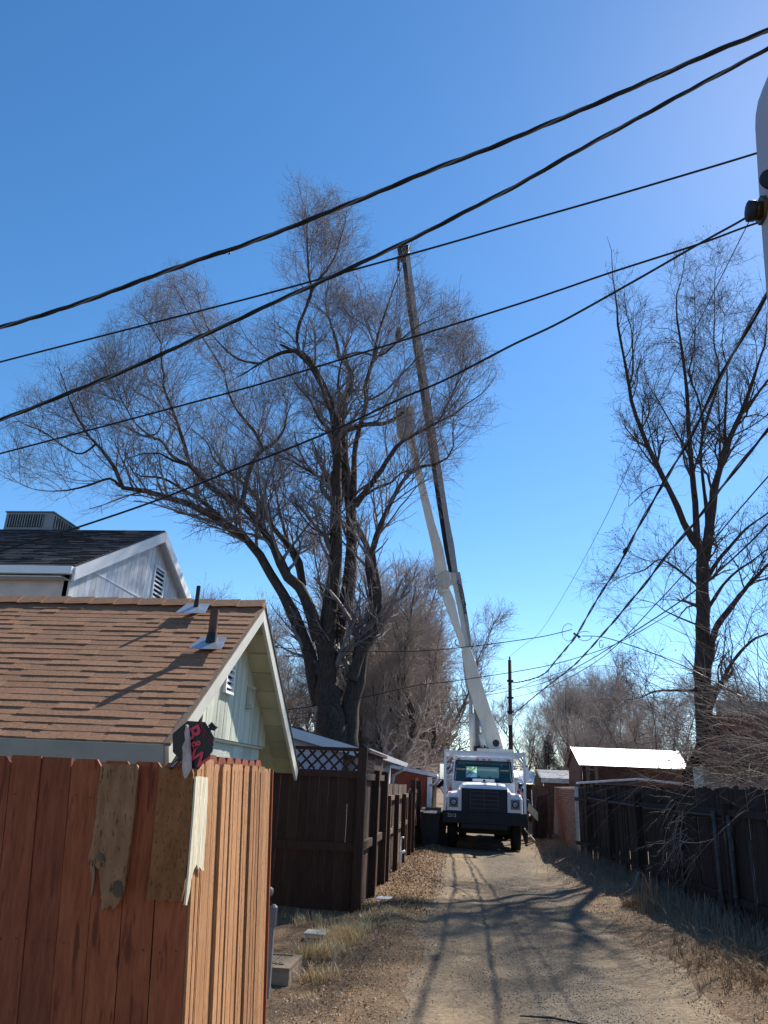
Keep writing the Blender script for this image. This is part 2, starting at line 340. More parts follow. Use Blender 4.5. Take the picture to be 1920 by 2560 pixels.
# ------------------------------------------------------------------ scattered ground cover (stuff)
def scatter_quads(name, m, n, xr, yr, size, lift, tilt=.5, aspect=.6, zf=fz, ypow=1.0, mask=None, up=0.0):
    x = NR.uniform(*xr, n); y = yr[0]+(yr[1]-yr[0])*NR.uniform(0, 1, n)**ypow
    if mask is not None: k = mask(x, y); x = x[k]; y = y[k]; n = len(x)
    z = zf(x, y)+lift; a = NR.uniform(0, 2*math.pi, n); s = size*NR.uniform(.5, 1.4, n)
    u = np.stack([np.cos(a), np.sin(a), NR.normal(0, tilt, n)], 1); v = np.stack([-np.sin(a), np.cos(a), NR.normal(0, tilt, n)], 1)
    c = np.stack([x, y, z+np.abs(u[:, 2])*s*.5+up*NR.uniform(0, 1, n)], 1); u *= s[:, None]*.5; v *= (s*aspect)[:, None]*.5
    bend = np.stack([0*x, 0*x, s*.18], 1)
    V = np.stack([c-u, c+v+bend, c+u, c-v+bend], 1).reshape(-1, 3); Q = np.arange(4*n).reshape(n, 4)
    return link(name, rawmesh(name, V, Q), m)
def blades(name, m, pts, h, wd, lean=.5, per=1, curl=.4):
    P = np.repeat(np.array(pts, float), per, 0); n = len(P); a = NR.uniform(0, 2*math.pi, n); hh = h*NR.uniform(.35, 1.15, n)
    d = np.stack([np.cos(a), np.sin(a), 0*a], 1); L = NR.uniform(.1, 1, n)*lean; wv = np.stack([-np.sin(a), np.cos(a), 0*a], 1)*(wd*.5)
    P[:, :2] += NR.normal(0, .02, (n, 2)); rows = []
    for t, ww in ((0, 1), (.45, .8), (.8, .5), (1, .08)):
        c = P+d*(L*hh*(t**1.7))[:, None]; c[:, 2] += hh*(t-curl*L*t*t); rows += [c-wv*ww, c+wv*ww]
    V = np.stack(rows, 1).reshape(-1, 3); b = np.arange(n)[:, None]*8
    Q = np.concatenate([b+np.array([[0, 1, 3, 2]]), b+np.array([[2, 3, 5, 4]]), b+np.array([[4, 5, 7, 6]])], 0)
    return link(name, rawmesh(name, V, Q), m)
leafmask = lambda x, y: NR.uniform(0, 1, len(x)) < np.clip(.35+.7*np.exp(-((x+1.05)/.42)**2)-np.clip((x+.6)*1.6, 0, 1), .02, 1)
tag(scatter_quads('leaf_litter', M['leaf'], 46000, (-1.65, .3), (12, 27), .028, .003, mask=leafmask), 'brown leaf litter heaped along the foot of the left fence', 'leaf litter', kind='stuff')
tag(scatter_quads('wood_chips', M['leaf_pale'], 9000, (-2.1, 2.6), (6, 26), .022, .004, mask=lambda x, y: NR.uniform(0, 1, len(x)) < np.where(x < -.45, .8, np.where(x > 2.0, .6, .1))), 'pale chips and leaf scraps sprinkled over the dirt', 'wood chips', kind='stuff')
tag(scatter_quads('dead_leaves', M['leaf'], 15000, (-2.2, -.35), (6.2, 13), .018, .003, mask=lambda x, y: NR.uniform(0, 1, len(x)) < np.clip(.25+.8*np.exp(-((x+1.0)/.35)**2), 0, 1)), 'crushed brown leaves on the near left bank', 'leaf litter', kind='stuff')
tag(scatter_quads('verge_debris', M['leaf'], 15000, (1.95, 4.0), (7, 30), .017, .004, tilt=.8, ypow=1.2, up=.05), 'dark dead leaves banked under the right fence', 'leaf litter', kind='stuff')
# pebbles: small octahedra
n = 26000; x = NR.uniform(-.6, 2.25, n); y = 6.3+20*NR.uniform(0, 1, n)**1.5; dens = np.clip(.3+.8*np.exp(-((x-1.0)/.5)**2)+.3*np.sin(y*.8+x*2), .08, 1); k = NR.uniform(0, 1, n) < dens
x = x[k]; y = y[k]; n = len(x); s = NR.uniform(.003, .0085, n); z = fz(x, y)+.010+s*.3
O = np.array([[1, 0, 0], [0, 1, 0], [-1, 0, 0], [0, -1, 0], [0, 0, .7], [0, 0, -.7]])
ang = NR.uniform(0, 6.28, n); R3 = np.stack([np.cos(ang), -np.sin(ang), 0*ang, np.sin(ang), np.cos(ang), 0*ang, 0*ang, 0*ang, 1+0*ang], 1).reshape(n, 3, 3)
V = (np.einsum('nij,kj->nki', R3, O)*s[:, None, None]*NR.uniform(.7, 1.4, (n, 6, 1))+np.stack([x, y, z], 1)[:, None]).reshape(-1, 3)
T = np.array([[0, 1, 4], [1, 2, 4], [2, 3, 4], [3, 0, 4], [1, 0, 5], [2, 1, 5], [3, 2, 5], [0, 3, 5]]); Q = (np.arange(n)[:, None, None]*6+T[None]).reshape(-1, 3)
tag(link('gravel', rawmesh('gravel', V, Q), M['pebble']), 'loose grey gravel strewn down the middle of the alley', 'gravel', kind='stuff')
def cluster(n, cx, cy, sx, sy):
    xx = NR.normal(cx, sx, n); yy = NR.normal(cy, sy, n); return np.stack([xx, yy, fz(xx, yy)], 1)
P = np.concatenate([cluster(360, -1.42, 9.95, .14, .34), cluster(150, -1.5, 9.0, .13, .13), cluster(40, -1.35, 8.0, .1, .1), cluster(60, -1.9, 10.9, .25, .2)])
tag(blades('dry_grass', M['drygrass'], P, .16, .006, 1.0, 5), 'pale yellow dry grass tufts beside the small white box', 'grass', kind='stuff')
P = np.concatenate([cluster(220, -1.05, 11.6, .28, .4), cluster(260, -1.0, 13.9, .25, .5), cluster(20, -1.3, 7.3, .1, .1), cluster(120, -1.15, 10.6, .2, .5)])
tag(blades('trodden_grass', M['drygrass'], P, .06, .006, 1.2, 4), 'short trodden dry grass on the left bank', 'grass', kind='stuff')
yy = NR.uniform(7, 24, 1700); xx = np.array([fence_x(v) for v in yy])-np.abs(NR.normal(0, .45, 1700))-.05; P = np.stack([xx, yy, fz(xx, yy)], 1)
tag(blades('weeds', M['greygrass'], P, .34, .005, 1.0, 3), 'grey dead weeds along the foot of the right fence', 'weeds', kind='stuff')
P = np.concatenate([cluster(420, 3.0, 8.6, .28, .5), cluster(90, 2.65, 9.8, .25, .5), cluster(60, 2.55, 13.6, .07, .12)])
tag(blades('rusty_brush', M['drygrass2'], P, .17, .006, 1.3, 6), 'rust coloured dry brush at the lower right edge of the track', 'brush', kind='stuff')
P = cluster(12, 2.62, 12.9, .09, .14)
tag(blades('tall_seed_stalks', M['drygrass2'], P, .6, .012, .5, 3), 'tall tan seed stalks standing by the right verge', 'plant')

# ------------------------------------------------------------------ fences
def planks(parent, name, m, line, width, zt, zb=0.0, thick=.018, dog=0, jit=.004, nrm=(1, 0, 0), gap=.004, leanf=None, zvar=.0, tiltv=.004, cup=0):
    """line: function t(m) -> xyz ; zt function(t)->top"""
    (p0, d, L) = line; p0 = np.array(p0, float); d = np.array(d, float); nn = np.array(nrm, float)
    k = int(L/width); out = []
    for i in range(k):
        a = p0+d*(i*width+gap/2); b = p0+d*((i+1)*width-gap/2); off = nn*rnd.uniform(-jit, jit); top = zt(i*width)+rnd.uniform(-zvar, zvar)
        tl = d*rnd.uniform(-tiltv, tiltv); w_ = width*.2
        def P(q, z): q = q+off+(tl*(z-zb)); return np.array([q[0], q[1], z])
        g0 = gz(a[0], a[1])*0+zb
        if dog: poly = [P(a, g0), P(b, g0), P(b, top-dog), P(b-d*w_, top), P(a+d*w_, top), P(a, top-dog)]
        else: poly = [P(a, g0), P(b, g0), P(b, top+rnd.uniform(-.003, .003)), P(a, top+rnd.uniform(-.003, .003))]
        if leanf: poly = [leanf(q) for q in poly]
        out.append(MB().prism(poly, nn*thick).build(name, m, parent))
    return out

# --- near red fence with its corner
LY, LX = .12, .03
def lean(q): q = np.array(q, float); k = (1.8-q[2]); return np.array([q[0]+LX*k, q[1]+LY*k, q[2]])
fe = empty('privacy_fence', (-1.2, 3.5, 0), 'red stained board fence with patched corner close at left', 'fence')
bw = .144
for i in range(17):
    x1 = -1.21-i*bw; x0 = x1-bw+.004; top = 1.797+rnd.uniform(-.004, .003); o = rnd.uniform(0, .006); s = rnd.uniform(-.006, .006); g2 = rnd.uniform(0, .004)
    if i == 1: top = 1.795
    c = .03; pl = [(x0+s+g2, 3.5+o, .02), (x1+s, 3.5+o, .02), (x1, 3.5+o, top-c), (x1-.022, 3.5+o, top), (x0+.022, 3.5+o, top), (x0, 3.5+o, top-c)]
    if i == 4 or i == 5: pl = [(x0, 3.5+o, .02), (x1, 3.5+o, .02), (x1, 3.5+o, top), (x0, 3.5+o, top)]
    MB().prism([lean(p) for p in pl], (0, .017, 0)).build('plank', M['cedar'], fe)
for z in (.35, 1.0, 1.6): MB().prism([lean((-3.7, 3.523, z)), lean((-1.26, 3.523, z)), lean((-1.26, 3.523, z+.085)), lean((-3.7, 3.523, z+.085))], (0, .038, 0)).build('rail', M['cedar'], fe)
# sunlit return panel: outer boards, rails, inner dog-eared boards
yy = 3.515; k = 0
widths = [.125, .14, .115, .16, .135, .12, .14, .135, .14, .135, .10]
for wd in widths:
    if yy > 4.93: break
    y0 = yy+.002; y1 = min(yy+wd-.004, 4.955); top = 1.805+rnd.uniform(-.006, .006)+(.012 if k == 1 else 0); o = rnd.uniform(-.006, .007); tw = rnd.uniform(-.008, .008); ty = rnd.uniform(-.006, .006)
    pl = [(-1.2+o, y0+ty, .02), (-1.2+o+tw, y1+ty, .02), (-1.2+o+tw, y1, top-.018), (-1.2+o+tw, y1-.014, top), (-1.2+o, y0+.014, top), (-1.2+o, y0, top-.018)]
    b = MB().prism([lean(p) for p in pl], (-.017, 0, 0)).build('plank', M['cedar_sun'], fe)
    # saw-cut battens: raised grain strips along the rough board
    for _ in range(1):
        yb = rnd.uniform(y0+.01, y1-.03); wb = rnd.uniform(.006, .022)
        pl = [(-1.199+o+tw*.5, yb, .03), (-1.199+o+tw*.5, yb+wb, .03), (-1.199+o+tw*.5, yb+wb, top-.03), (-1.199+o+tw*.5, yb, top-.03)]
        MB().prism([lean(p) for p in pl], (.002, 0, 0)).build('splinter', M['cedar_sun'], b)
    yy += wd; k += 1
for i in range(9):
    y0 = 3.60+i*.15; y1 = y0+.138; top = 1.845+rnd.uniform(-.005, .005)
    pl = [(-1.27, y0, .02), (-1.27, y1, .02), (-1.27, y1, top-.028), (-1.27, y1-.024, top), (-1.27, y0+.024, top), (-1.27, y0, top-.028)]
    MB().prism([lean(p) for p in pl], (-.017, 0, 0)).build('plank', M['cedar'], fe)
for z in (.35, 1.0, 1.6): MB().prism([lean((-1.219, 3.55, z)), lean((-1.219, 4.93, z)), lean((-1.219, 4.93, z+.085)), lean((-1.219, 3.55, z+.085))], (-.045, 0, 0)).build('rail', M['cedar'], fe)
MB().prism([lean(p) for p in ((-1.285, 4.957, .0), (-1.2, 4.957, .0), (-1.2, 4.957, 1.80), (-1.285, 4.957, 1.80))], (0, .018, 0)).build('end_board', M['cedar'], fe)
for i in range(17):
    for z in (1.64, 1.04):
        for dx in (.035, .105):
            c_ = lean((-1.21-i*bw-dx, 3.499, z+rnd.uniform(-.012, .012))); MB().tube([c_, c_-np.array([0, .003, 0])], .0035, 6).build('nail', M['rust'], fe)
def patch(name, m, pxs, plane, off, parent, label=None, rough=0):
    p0, n = plane
    o = MB().prism([atp(x, y, p0, n) for x, y in pxs], off).build(name, m, parent)
    if label: o['label'] = label
    return o
FP = ((-1.2, 3.482, 1.8), (0, 1, LY)); SP = ((-1.192, 4, 1.8), (1, 0, LX))
pa = patch('patch_board', M['old_board'], [(259, 1909), (290, 1911), (315, 1910), (345, 1912), (349, 1918), (349, 1926), (346, 1960), (341, 2010), (333, 2080), (322, 2160), (315, 2215), (308, 2240), (296, 2264), (287, 2272), (281, 2262), (273, 2271), (266, 2267), (257, 2279), (255, 2266), (257, 2235), (254, 2212), (253, 2190), (250, 2172), (243, 2165), (240, 2155), (241, 2185), (238, 2215), (234, 2240), (231, 2236), (234, 2205), (232, 2180), (226, 2152), (226, 2135), (234, 2110), (243, 2040), (250, 1970)], FP, (0, -.018, 0), fe, 'weathered grey patch board with a knot and split lower end')
for (cx, cy, rx, ry) in ((251, 2143, 9, 11), (294, 2222, 13, 22)):
    patch('knot', M['knot'], [(cx+rx*math.cos(a*.5236), cy+ry*math.sin(a*.5236)) for a in range(12)], ((-1.2, 3.462, 1.8), (0, 1, LY)), (0, -.004, 0), pa)
patch('patch_board', M['osb'], [(402, 1918), (483, 1924), (486, 1934), (484, 2000), (478, 2080), (473, 2140), (462, 2225), (456, 2253), (446, 2250), (434, 2256), (420, 2248), (405, 2254), (390, 2248), (380, 2253), (369, 2247), (378, 2180), (388, 2080), (396, 1990)], FP, (0, -.016, 0), fe, 'scratched tan patch board under the octagonal sign')
patch('patch_board', M['pale_board'], [(486, 1942), (500, 1941), (516, 1944), (515, 1990), (512, 2060), (508, 2120), (505, 2165), (507, 2176), (500, 2176), (495, 2167), (491, 2174), (488, 2160), (480, 2175), (474, 2200), (470, 2230), (463, 2263), (459, 2262), (466, 2200), (472, 2130), (479, 2040)], SP, (.008, 0, 0), fe, 'pale broken patch board with a jagged lower end')

# --- dark brown lattice fence
lf = empty('lattice_fence', (-1.5, 12.1, 0), 'dark brown fence with a diagonal lattice top, across the yard', 'fence')
def rail_(p, q, wd, ht, m, parent, name='rail'): return MB().bar(p, q, wd, ht).build(name, m, parent)
for i in range(16):
    x = -1.62-i*.148
    MB().box(x-.144, 12.12+rnd.uniform(0, .008), 0, x, 12.14, 1.86).build('plank', M['brownfence'], lf)
MB().box(-1.62, 12.03, 0, -1.49, 12.16, 2.24).build('post', M['brownfence'], lf)
MB().box(-4.0, 12.08, 1.80, -1.62, 12.118, 1.90).build('rail', M['brownfence'], lf)
MB().box(-4.0, 12.08, .78, -1.62, 12.118, .90).build('rail', M['brownfence'], lf)
MB().box(-4.0, 12.06, 2.18, -1.625, 12.15, 2.23).build('cap_rail', M['brownfence'], lf)
def lattice(parent, o, d, L, z0, z1, thick_dir, step=.15):
    """flat crossing laths clipped to the frame; o origin, d unit direction"""
    H_ = z1-z0; o = np.array(o, float); d = np.array(d, float); td = np.array(thick_dir, float)
    for sgn in (1, -1):
        s = -H_
        while s < L+H_:
            a0, a1 = (s, s+H_) if sgn > 0 else (s+H_, s); z_a, z_b = z0, z1
            lo, hi = max(min(a0, a1), 0), min(max(a0, a1), L)
            if hi-lo > .03:
                def zz(a): return z0+(a-a0)/(a1-a0)*H_
                p = o+d*lo; q = o+d*hi; off = td*(.006 if sgn > 0 else 0)
                P0 = np.array([p[0], p[1], zz(lo)])+off; P1 = np.array([q[0], q[1], zz(hi)])+off; h = np.array([0, 0, .023])
                MB().prism([P0-h, P1-h, P1+h, P0+h], td*.005).build('lath', M['brownfence'], parent)
            s += step
lattice(lf, (-4.0, 12.10, 0), (1, 0, 0), 2.38, 1.90, 2.18, (0, -1, 0), .172)
# its side along the alley
for (y0, y1) in ((12.2, 13.62), (13.78, 15.2)):
    i = 0; y = y0
    while y < y1-.1:
        MB().box(-1.60, y, 0, -1.58+rnd.uniform(0, .006), y+.138, 1.86).build('plank', M['brownfence2'], lf); y += .142
    MB().box(-1.575, y0, 1.78, -1.52, y1, 1.88).build('rail', M['brownfence2'], lf)
    MB().box(-1.575, y0, .78, -1.52, y1, .90).build('rail', M['brownfence2'], lf)
for y in (13.66, 15.22): MB().box(-1.58, y-.04, 0, -1.46, y+.08, 1.94).build('post', M['brownfence'], lf)
MB().box(-1.62, 12.16, 2.18, -1.5, 15.3, 2.23).build('cap_rail', M['brownfence'], lf)
lattice(lf, (-1.56, 12.17, 0), (0, 1, 0), 1.45, 1.88, 2.18, (1, 0, 0), .12)
y = 13.75
while y < 15.2: MB().box(-1.60, y, 1.88, -1.58, y+.138, 2.18).build('plank', M['brownfence'], lf); y += .142
# --- low shadow-box fence with proud posts
sf = empty('shadowbox_fence', (-1.5, 15.4, 0), 'brown fence with posts and rails facing the alley, beyond the lattice', 'fence')
planks(sf, 'plank', M['greyfence'], ((-1.6, 15.35, 0), (0, 1, 0), 6.3), .142, lambda t: 1.73, jit=.008, zvar=.01)
for y in (15.5, 17.4, 19.4, 21.55): MB().box(-1.52, y, 0, -1.42, y+.1, 1.52).build('post', M['brownfence'], sf)
for y0, y1 in ((15.6, 17.4), (17.5, 19.4), (19.5, 21.55)):
    for z in (1.42, .78): MB().box(-1.575, y0, z, -1.51, y1, z+.09).build('rail', M['greyfence'], sf)
tf = empty('tall_board_fence', (-1.5, 22, 0), 'tall weathered uneven board fence leading up to the truck', 'fence')
planks(tf, 'plank', M['greyfence'], ((-1.55, 21.75, 0), (.002, 1, 0), 19), .15, lambda t: 1.9 if t > 3 else 1.62, jit=.04, zvar=.03, tiltv=.02)
for y in (22.2, 25, 28, 31, 34): MB().box(-1.5, y, 0, -1.38, y+.1, 1.85).build('post', M['brownfence'], tf)
for z in (1.5, .5): MB().box(-1.53, 22, z, -1.48, 40, z+.08).build('rail', M['brownfence'], tf)
# --- right fences
bf = empty('blackened_fence', (3.3, 16, 0), 'long black weathered board fence in shade on the right', 'fence')
d = Vector((-.06, 1, 0)).normalized()
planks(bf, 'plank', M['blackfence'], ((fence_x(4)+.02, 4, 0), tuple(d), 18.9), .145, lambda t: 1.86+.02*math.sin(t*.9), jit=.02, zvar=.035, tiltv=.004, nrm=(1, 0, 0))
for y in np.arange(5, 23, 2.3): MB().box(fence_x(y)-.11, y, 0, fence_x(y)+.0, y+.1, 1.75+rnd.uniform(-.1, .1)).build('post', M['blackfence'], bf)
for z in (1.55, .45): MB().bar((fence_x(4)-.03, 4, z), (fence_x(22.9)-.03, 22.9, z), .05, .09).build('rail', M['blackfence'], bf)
cl = empty('chain_link_frame', (3.3, 12, 0), 'grey steel gate poles and top rail in front of the black fence', 'fence')
def xy_px(px, y): p = at(px, 2100, y=y); return p[0]
for (px, y, zt, r) in ((1787, 11.6, 1.56, .032), (1822, 11.2, 1.52, .026), (1870, 10.6, 1.25, .016)):
    q_ = atp(px, 2060, (fence_x(23)-.09, 23, 0), (1, .06, 0)); x, y = q_[0], q_[1]; MB().tube([(x, y, 0), (x, y, zt)], r, 10).build('pole', M['shadesteel'], cl, True)
    for z in (.5, 1.05): MB().tube([(x, y, z), (x, y, z+.025)], r*1.25, 10).build('clamp', M['shadesteel'], cl)
q_ = atp(1787, 2060, (fence_x(23)-.09, 23, 0), (1, .06, 0)); MB().tube([(q_[0], q_[1], 1.5), (fence_x(16)-.08, 16, 1.5)], .018, 8).build('top_rail', M['shadesteel'], cl)
MB().tube([(fence_x(16.3)-.08, 16.3, 1.52), (fence_x(21)-.09, 21, 1.6)], .016, 8).build('top_rail', M['shadesteel'], cl)
# corrugated red panel
cp = empty('corrugated_fence', (3.05, 23, 0), 'rusty red corrugated metal panel closing the right side', 'fence')
mbc = MB(); n = 108; y0, y1 = 23.05, 34.0
for i in range(n+1):
    z = .02+1.8*i/n; o = .022*math.cos(i/n*27*2*math.pi)
    mbc.v += [(fence_x(23)+.03+o, y0, z), (fence_x(y1)+o, y1, z)]
for i in range(n): mbc.f.append((2*i, 2*i+1, 2*i+3, 2*i+2))
mbc.build('corrugated_sheet', M['redtin'], cp, True)
MB().box(fence_x(23)-.02, 22.98, 0, fence_x(23)+.08, 23.04, 1.86).build('post', M['steel'], cp)
MB().bar((fence_x(23), 23.05, 1.85), (fence_x(34), 34, 1.85), .06, .03).build('cap_strip', M['steel'], cp)
g = empty('rusty_gate', (2.75, 31, 0), 'dark rusty sheet gate standing open beyond the red panel', 'gate')
MB().prism([at(1341, 1990, y=29.5), at(1371, 1985, y=29.8), at(1368, 2100, y=29.8), at(1336, 2095, y=29.5)], (0, .05, 0)).build('sheet', M['rust'], g)
MB().prism([at(1330, 1962, y=31.5), at(1386, 1967, y=31.5), at(1384, 2085, y=31.5), at(1330, 2080, y=31.5)], (0, .05, 0)).build('sheet', M['rust'], g)
for px in (1332, 1372): a = at(px, 1972, y=29.4); MB().box(a[0]-.05, 29.35, 0, a[0]+.05, 29.45, a[2]).build('post', M['rust'], g)
MB().bar(at(1329, 1975, y=29.3), at(1331, 2015, y=29.3), .03, .03).build('bar', M['steel'], g)
ff = empty('far_fence', (3.6, 36, 0), 'dark board fence far along the right side behind the gate', 'fence')
planks(ff, 'plank', M['blackfence'], ((3.35, 34.2, 0), (.045, 1, 0), 22), .2, lambda t: 1.75, jit=.02, zvar=.05)

# ------------------------------------------------------------------ brown-roofed garage
GX = -2.4; RY, RZ = 8.643, 3.673; EY, EZ = 6.191, 2.0; BY, BZ = 11.2, 1.925; WX = -2.69; WEST = -9.0
hs = empty('green_house', (GX, RY, 0), 'pale green house with a brown shingle roof behind the red fence', 'house')
sF = (RZ-EZ)/(RY-EY); sB = (RZ-BZ)/(BY-RY)
rf = MB().prism([(GX+.01, EY, EZ-.035), (GX+.01, RY, RZ-.035), (GX+.01, RY, RZ-.09), (GX+.01, EY, EZ-.09)], (WEST-GX, 0, 0)).build('roof', M['soffit'], hs)
MB().prism([(GX+.01, RY, RZ-.035), (GX+.01, BY, BZ-.035), (GX+.01, BY, BZ-.09), (GX+.01, RY, RZ-.09)], (WEST-GX, 0, 0)).build('soffit_board', M['soffit'], rf)
nF = np.array([0, -sF, 1.0]); nF /= np.linalg.norm(nF); dF = np.array([0, 1, sF]); dF /= np.linalg.norm(dF); LF = (RY-EY)/dF[1]
rows = 25; st = LF/rows; stuffb = MB()
def shingle(mbx, x0, x1, a, thick, expo=1.32):
    b0 = np.array([0, EY, EZ-.03])+dF*a; t0 = np.array([0, EY, EZ-.03])+dF*min(a+st*expo, LF+.0)
    lo = nF*.004; hi = nF*thick
    P = lambda q, x, o: (x, q[1]+o[1], q[2]+o[2])
    mbx.add([P(b0, x0, lo), P(b0, x1, lo), P(t0, x1, lo*.2), P(t0, x0, lo*.2), P(b0, x0, hi), P(b0, x1, hi), P(t0, x1, lo*1.6), P(t0, x0, lo*1.6)],
            [(3, 2, 1, 0), (4, 5, 6, 7), (0, 1, 5, 4), (1, 2, 6, 5), (2, 3, 7, 6), (3, 0, 4, 7)])
cnt = 0; GXR = GX+.03
for r in range(rows):
    a = r*st; x = GXR; left = -5.5-(rnd.random()*.15)+r*.02
    while x > WEST:
        wd = rnd.choice((.14, .2, .26, .34, .42)) if x > -6 else .5
        x0 = max(x-wd, WEST); th = rnd.choice((.011, .013, .017, .019))
        if x > left and cnt < 298:
            m_ = MB(); shingle(m_, x0, x-.002, a+rnd.uniform(-.004, .004), th); m_.build('shingle', M['shingle'], rf); cnt += 1
        else: shingle(stuffb, x0, x-.002, a, th)
        x = x0
o = stuffb.build('shingle_courses', M['shingle'], rf); o['kind'] = 'stuff'
m_ = MB(); x = GXR
while x > WEST:   # ridge caps
    x0 = x-.3; m_.add([(x0, RY-.13, RZ-.13*sF+.012), (x0, RY, RZ+.03), (x0, RY+.13, RZ-.13*sB+.012), (x+.02, RY-.13, RZ-.13*sF+.026), (x+.02, RY, RZ+.044), (x+.02, RY+.13, RZ-.13*sB+.026)], [(0, 3, 4, 1), (1, 4, 5, 2), (3, 5, 4), (0, 3, 5, 2)]); x = x0
m_.build('ridge_cap', M['shingle'], rf)
MB().prism([(GXR, RY, RZ-.02), (GXR, BY, BZ-.02), (GXR, BY, BZ-.04), (GXR, RY, RZ-.04)], (WEST-GX, 0, 0)).build('back_shingles', M['darkroof'], rf)
# barge boards
for (ya, za, yb, zb, nm) in ((EY-.02, EZ-.045, RY, RZ-.045, 'barge_board'), (BY+.02, BZ-.045, RY, RZ-.045, 'barge_board')):
    dz = .17
    MB().prism([(GX+.012, ya, za), (GX+.012, yb, zb), (GX+.012, yb, zb-dz), (GX+.012, ya+(.06 if ya < RY else -.06), za-dz+.02)], (.035, 0, 0)).build(nm, M['cream'], hs)
    MB().prism([(GX+.0, ya, za+.022), (GX+.0, yb, zb+.022), (GX+.0, yb, zb), (GX+.0, ya, za)], (.06, 0, 0)).build('drip_edge', M['darkroof'] if ya > RY else M['greyfence'], hs)
MB().box(WEST, EY-.03, EZ-.19, GX+.01, EY-.004, EZ-.04).build('fascia', M['fascia'], hs)
for x in (-4.35, -6.9): MB().box(x-.004, EY-.034, EZ-.19, x+.004, EY-.028, EZ-.045).build('fascia_joint', M['darkroof'], hs)
WY0, WY1 = 7.85, 10.47
MB().box(WEST, WY0, 0, WX-.001, WY0+.12, RZ-.13-(RY-WY0)*sF).build('wall', M['tan'], hs)
MB().box(WEST, WY1-.12, 0, WX-.06, WY1-.002, RZ-.13-(WY1-RY)*sB).build('wall', M['green'], hs)
# block base of the gable with recessed joints
MB().box(WX-.16, WY0+.121, 0, WX-.075, WY1-.121, 2.13).build('wall', M['concrete'], hs)
for r in range(6):
    z = .95+r*.198; y = WY0+(.2 if r % 2 else 0)
    if r % 2: MB().box(WX-.075, WY0+.002, z, WX-.045, WY0+.192, z+.19).build('block', M['block'], hs)
    while y < WY1-.05:
        MB().box(WX-.075, y+.003, z, WX-.045+rnd.uniform(-.002, .002), min(y+.395, WY1), z+.19).build('block', M['block'], hs); y += .4
# grooved siding of the gable
y = WY0; 
def gtop(y): return (RZ-.1-(RY-y)*sF) if y < RY else (RZ-.1-(y-RY)*sB)
while y < WY1-.01:
    y1 = min(y+rnd.choice((.06, .1, .14)), WY1); o = .006 if int(y*10) % 3 else .003
    MB().prism([(WX, y+.006, 2.13), (WX, y1, 2.13), (WX, y1, gtop(y1)), (WX, y+.006, gtop(y+.006))], (.012+o, 0, 0)).build('siding_board', M['green'], hs); y = y1
MB().prism([(WX-.05, WY0, 2.13), (WX-.05, WY1, 2.13), (WX-.05, WY1, gtop(WY1)), (WX-.05, RY, gtop(RY)), (WX-.05, WY0, gtop(WY0))], (.045, 0, 0)).build('gable_sheathing', M['green'], hs)
MB().box(WX-.045, WY0, 2.10, WX-.005, WY1, 2.127).build('trim', M['green'], hs)
# soffit boards under the far rake
for i in range(9):
    t0 = i/9; t1 = (i+.97)/9; ya = RY+(BY-RY)*t0+.02; yb = RY+(BY-RY)*t1; za = RZ-.095-(ya-RY)*sB; zb = RZ-.095-(yb-RY)*sB
    MB().prism([(WX+.02, ya, za), (WX+.02, yb, zb), (WX+.02, yb, zb-.015), (WX+.02, ya, za-.015)], (GX-WX-.02, 0, 0)).build('soffit_plank', M['soffit'], hs)
# gable vent
P0 = [at(x, y, x=WX+.04) for x, y in ((566, 1668), (585, 1648), (580, 1733), (562, 1722))]
ya = min(p[1] for p in P0); yb = max(p[1] for p in P0); za = 2.44; zb = 2.95
za = at(570, 1728, x=WX+.04)[2]; zb = at(575, 1645, x=WX+.04)[2]
vt = MB().box(WX+.02, ya, za, WX+.06, ya+.03, zb).box(WX+.02, yb-.03, za, WX+.06, yb, zb).box(WX+.02, ya, za-.03, WX+.065, yb, za).box(WX+.02, ya, zb, WX+.06, yb, zb+.03).build('vent', M['white'], hs)
MB().box(WX+.02, ya+.03, za, WX+.025, yb-.03, zb).build('vent_recess', M['blackmetal'], vt)
for i in range(5):
    z = za+.03+i*(zb-za-.03)/5; MB().prism([(WX+.025, ya+.03, z+.03), (WX+.058, ya+.03, z), (WX+.058, ya+.03, z+.022), (WX+.025, ya+.03, z+.052)], (0, yb-ya-.06, 0)).build('slat', M['white'], vt)
b0 = at(623, 1765, x=WX+.05); b1 = at(624, 1722, x=WX+.05)
MB().box(WX+.02, b0[1]-.05, b0[2], WX+.06, b0[1]+.05, b1[2]).box(WX+.02, b0[1]-.07, b0[2]-.03, WX+.09, b0[1]+.07, b0[2]).box(WX+.02, b0[1]-.06, b1[2], WX+.10, b0[1]+.06, b1[2]+.03).build('wall_bracket', M['green'], hs)
# roof vent pipes
for (x, y, h, rr, lab, soot) in ((-2.606, 7.645, .38, .045, 'short rusty brown vent pipe lower on the brown roof', 1), (-3.09, 8.40, .30, .024, 'thin black vent pipe near the ridge of the brown roof', 0)):
    z = EZ+(y-EY)*sF; t = empty('vent_pipe', (x, y, z), lab, 'vent pipe')
    MB().tube([(x, y, z-.05), (x, y, z+h)], rr, 14, False).tube([(x, y, z+h), (x, y, z+h-.04)], rr*.85, 14).build('pipe', M['rust'] if soot else M['blackmetal'], t, True)
    MB().tube([(x, y, z-.02), (x, y, z+.06), (x, y, z+.14)], [rr*1.9, rr*1.35, rr*1.12], 14, False).build('collar', M['blackmetal'], t, True)
    q = np.array([x, y-.03, z])+nF*.034; hw = .17
    dl = dF*.15
    MB().prism([q-dl-np.array([hw, 0, 0]), q-dl+np.array([hw, 0, 0]), q+dl*.9+np.array([hw*.8, 0, 0]), q+dl*.9-np.array([hw*.8, 0, 0])], nF*.004).build('flashing', M['steel'], t)

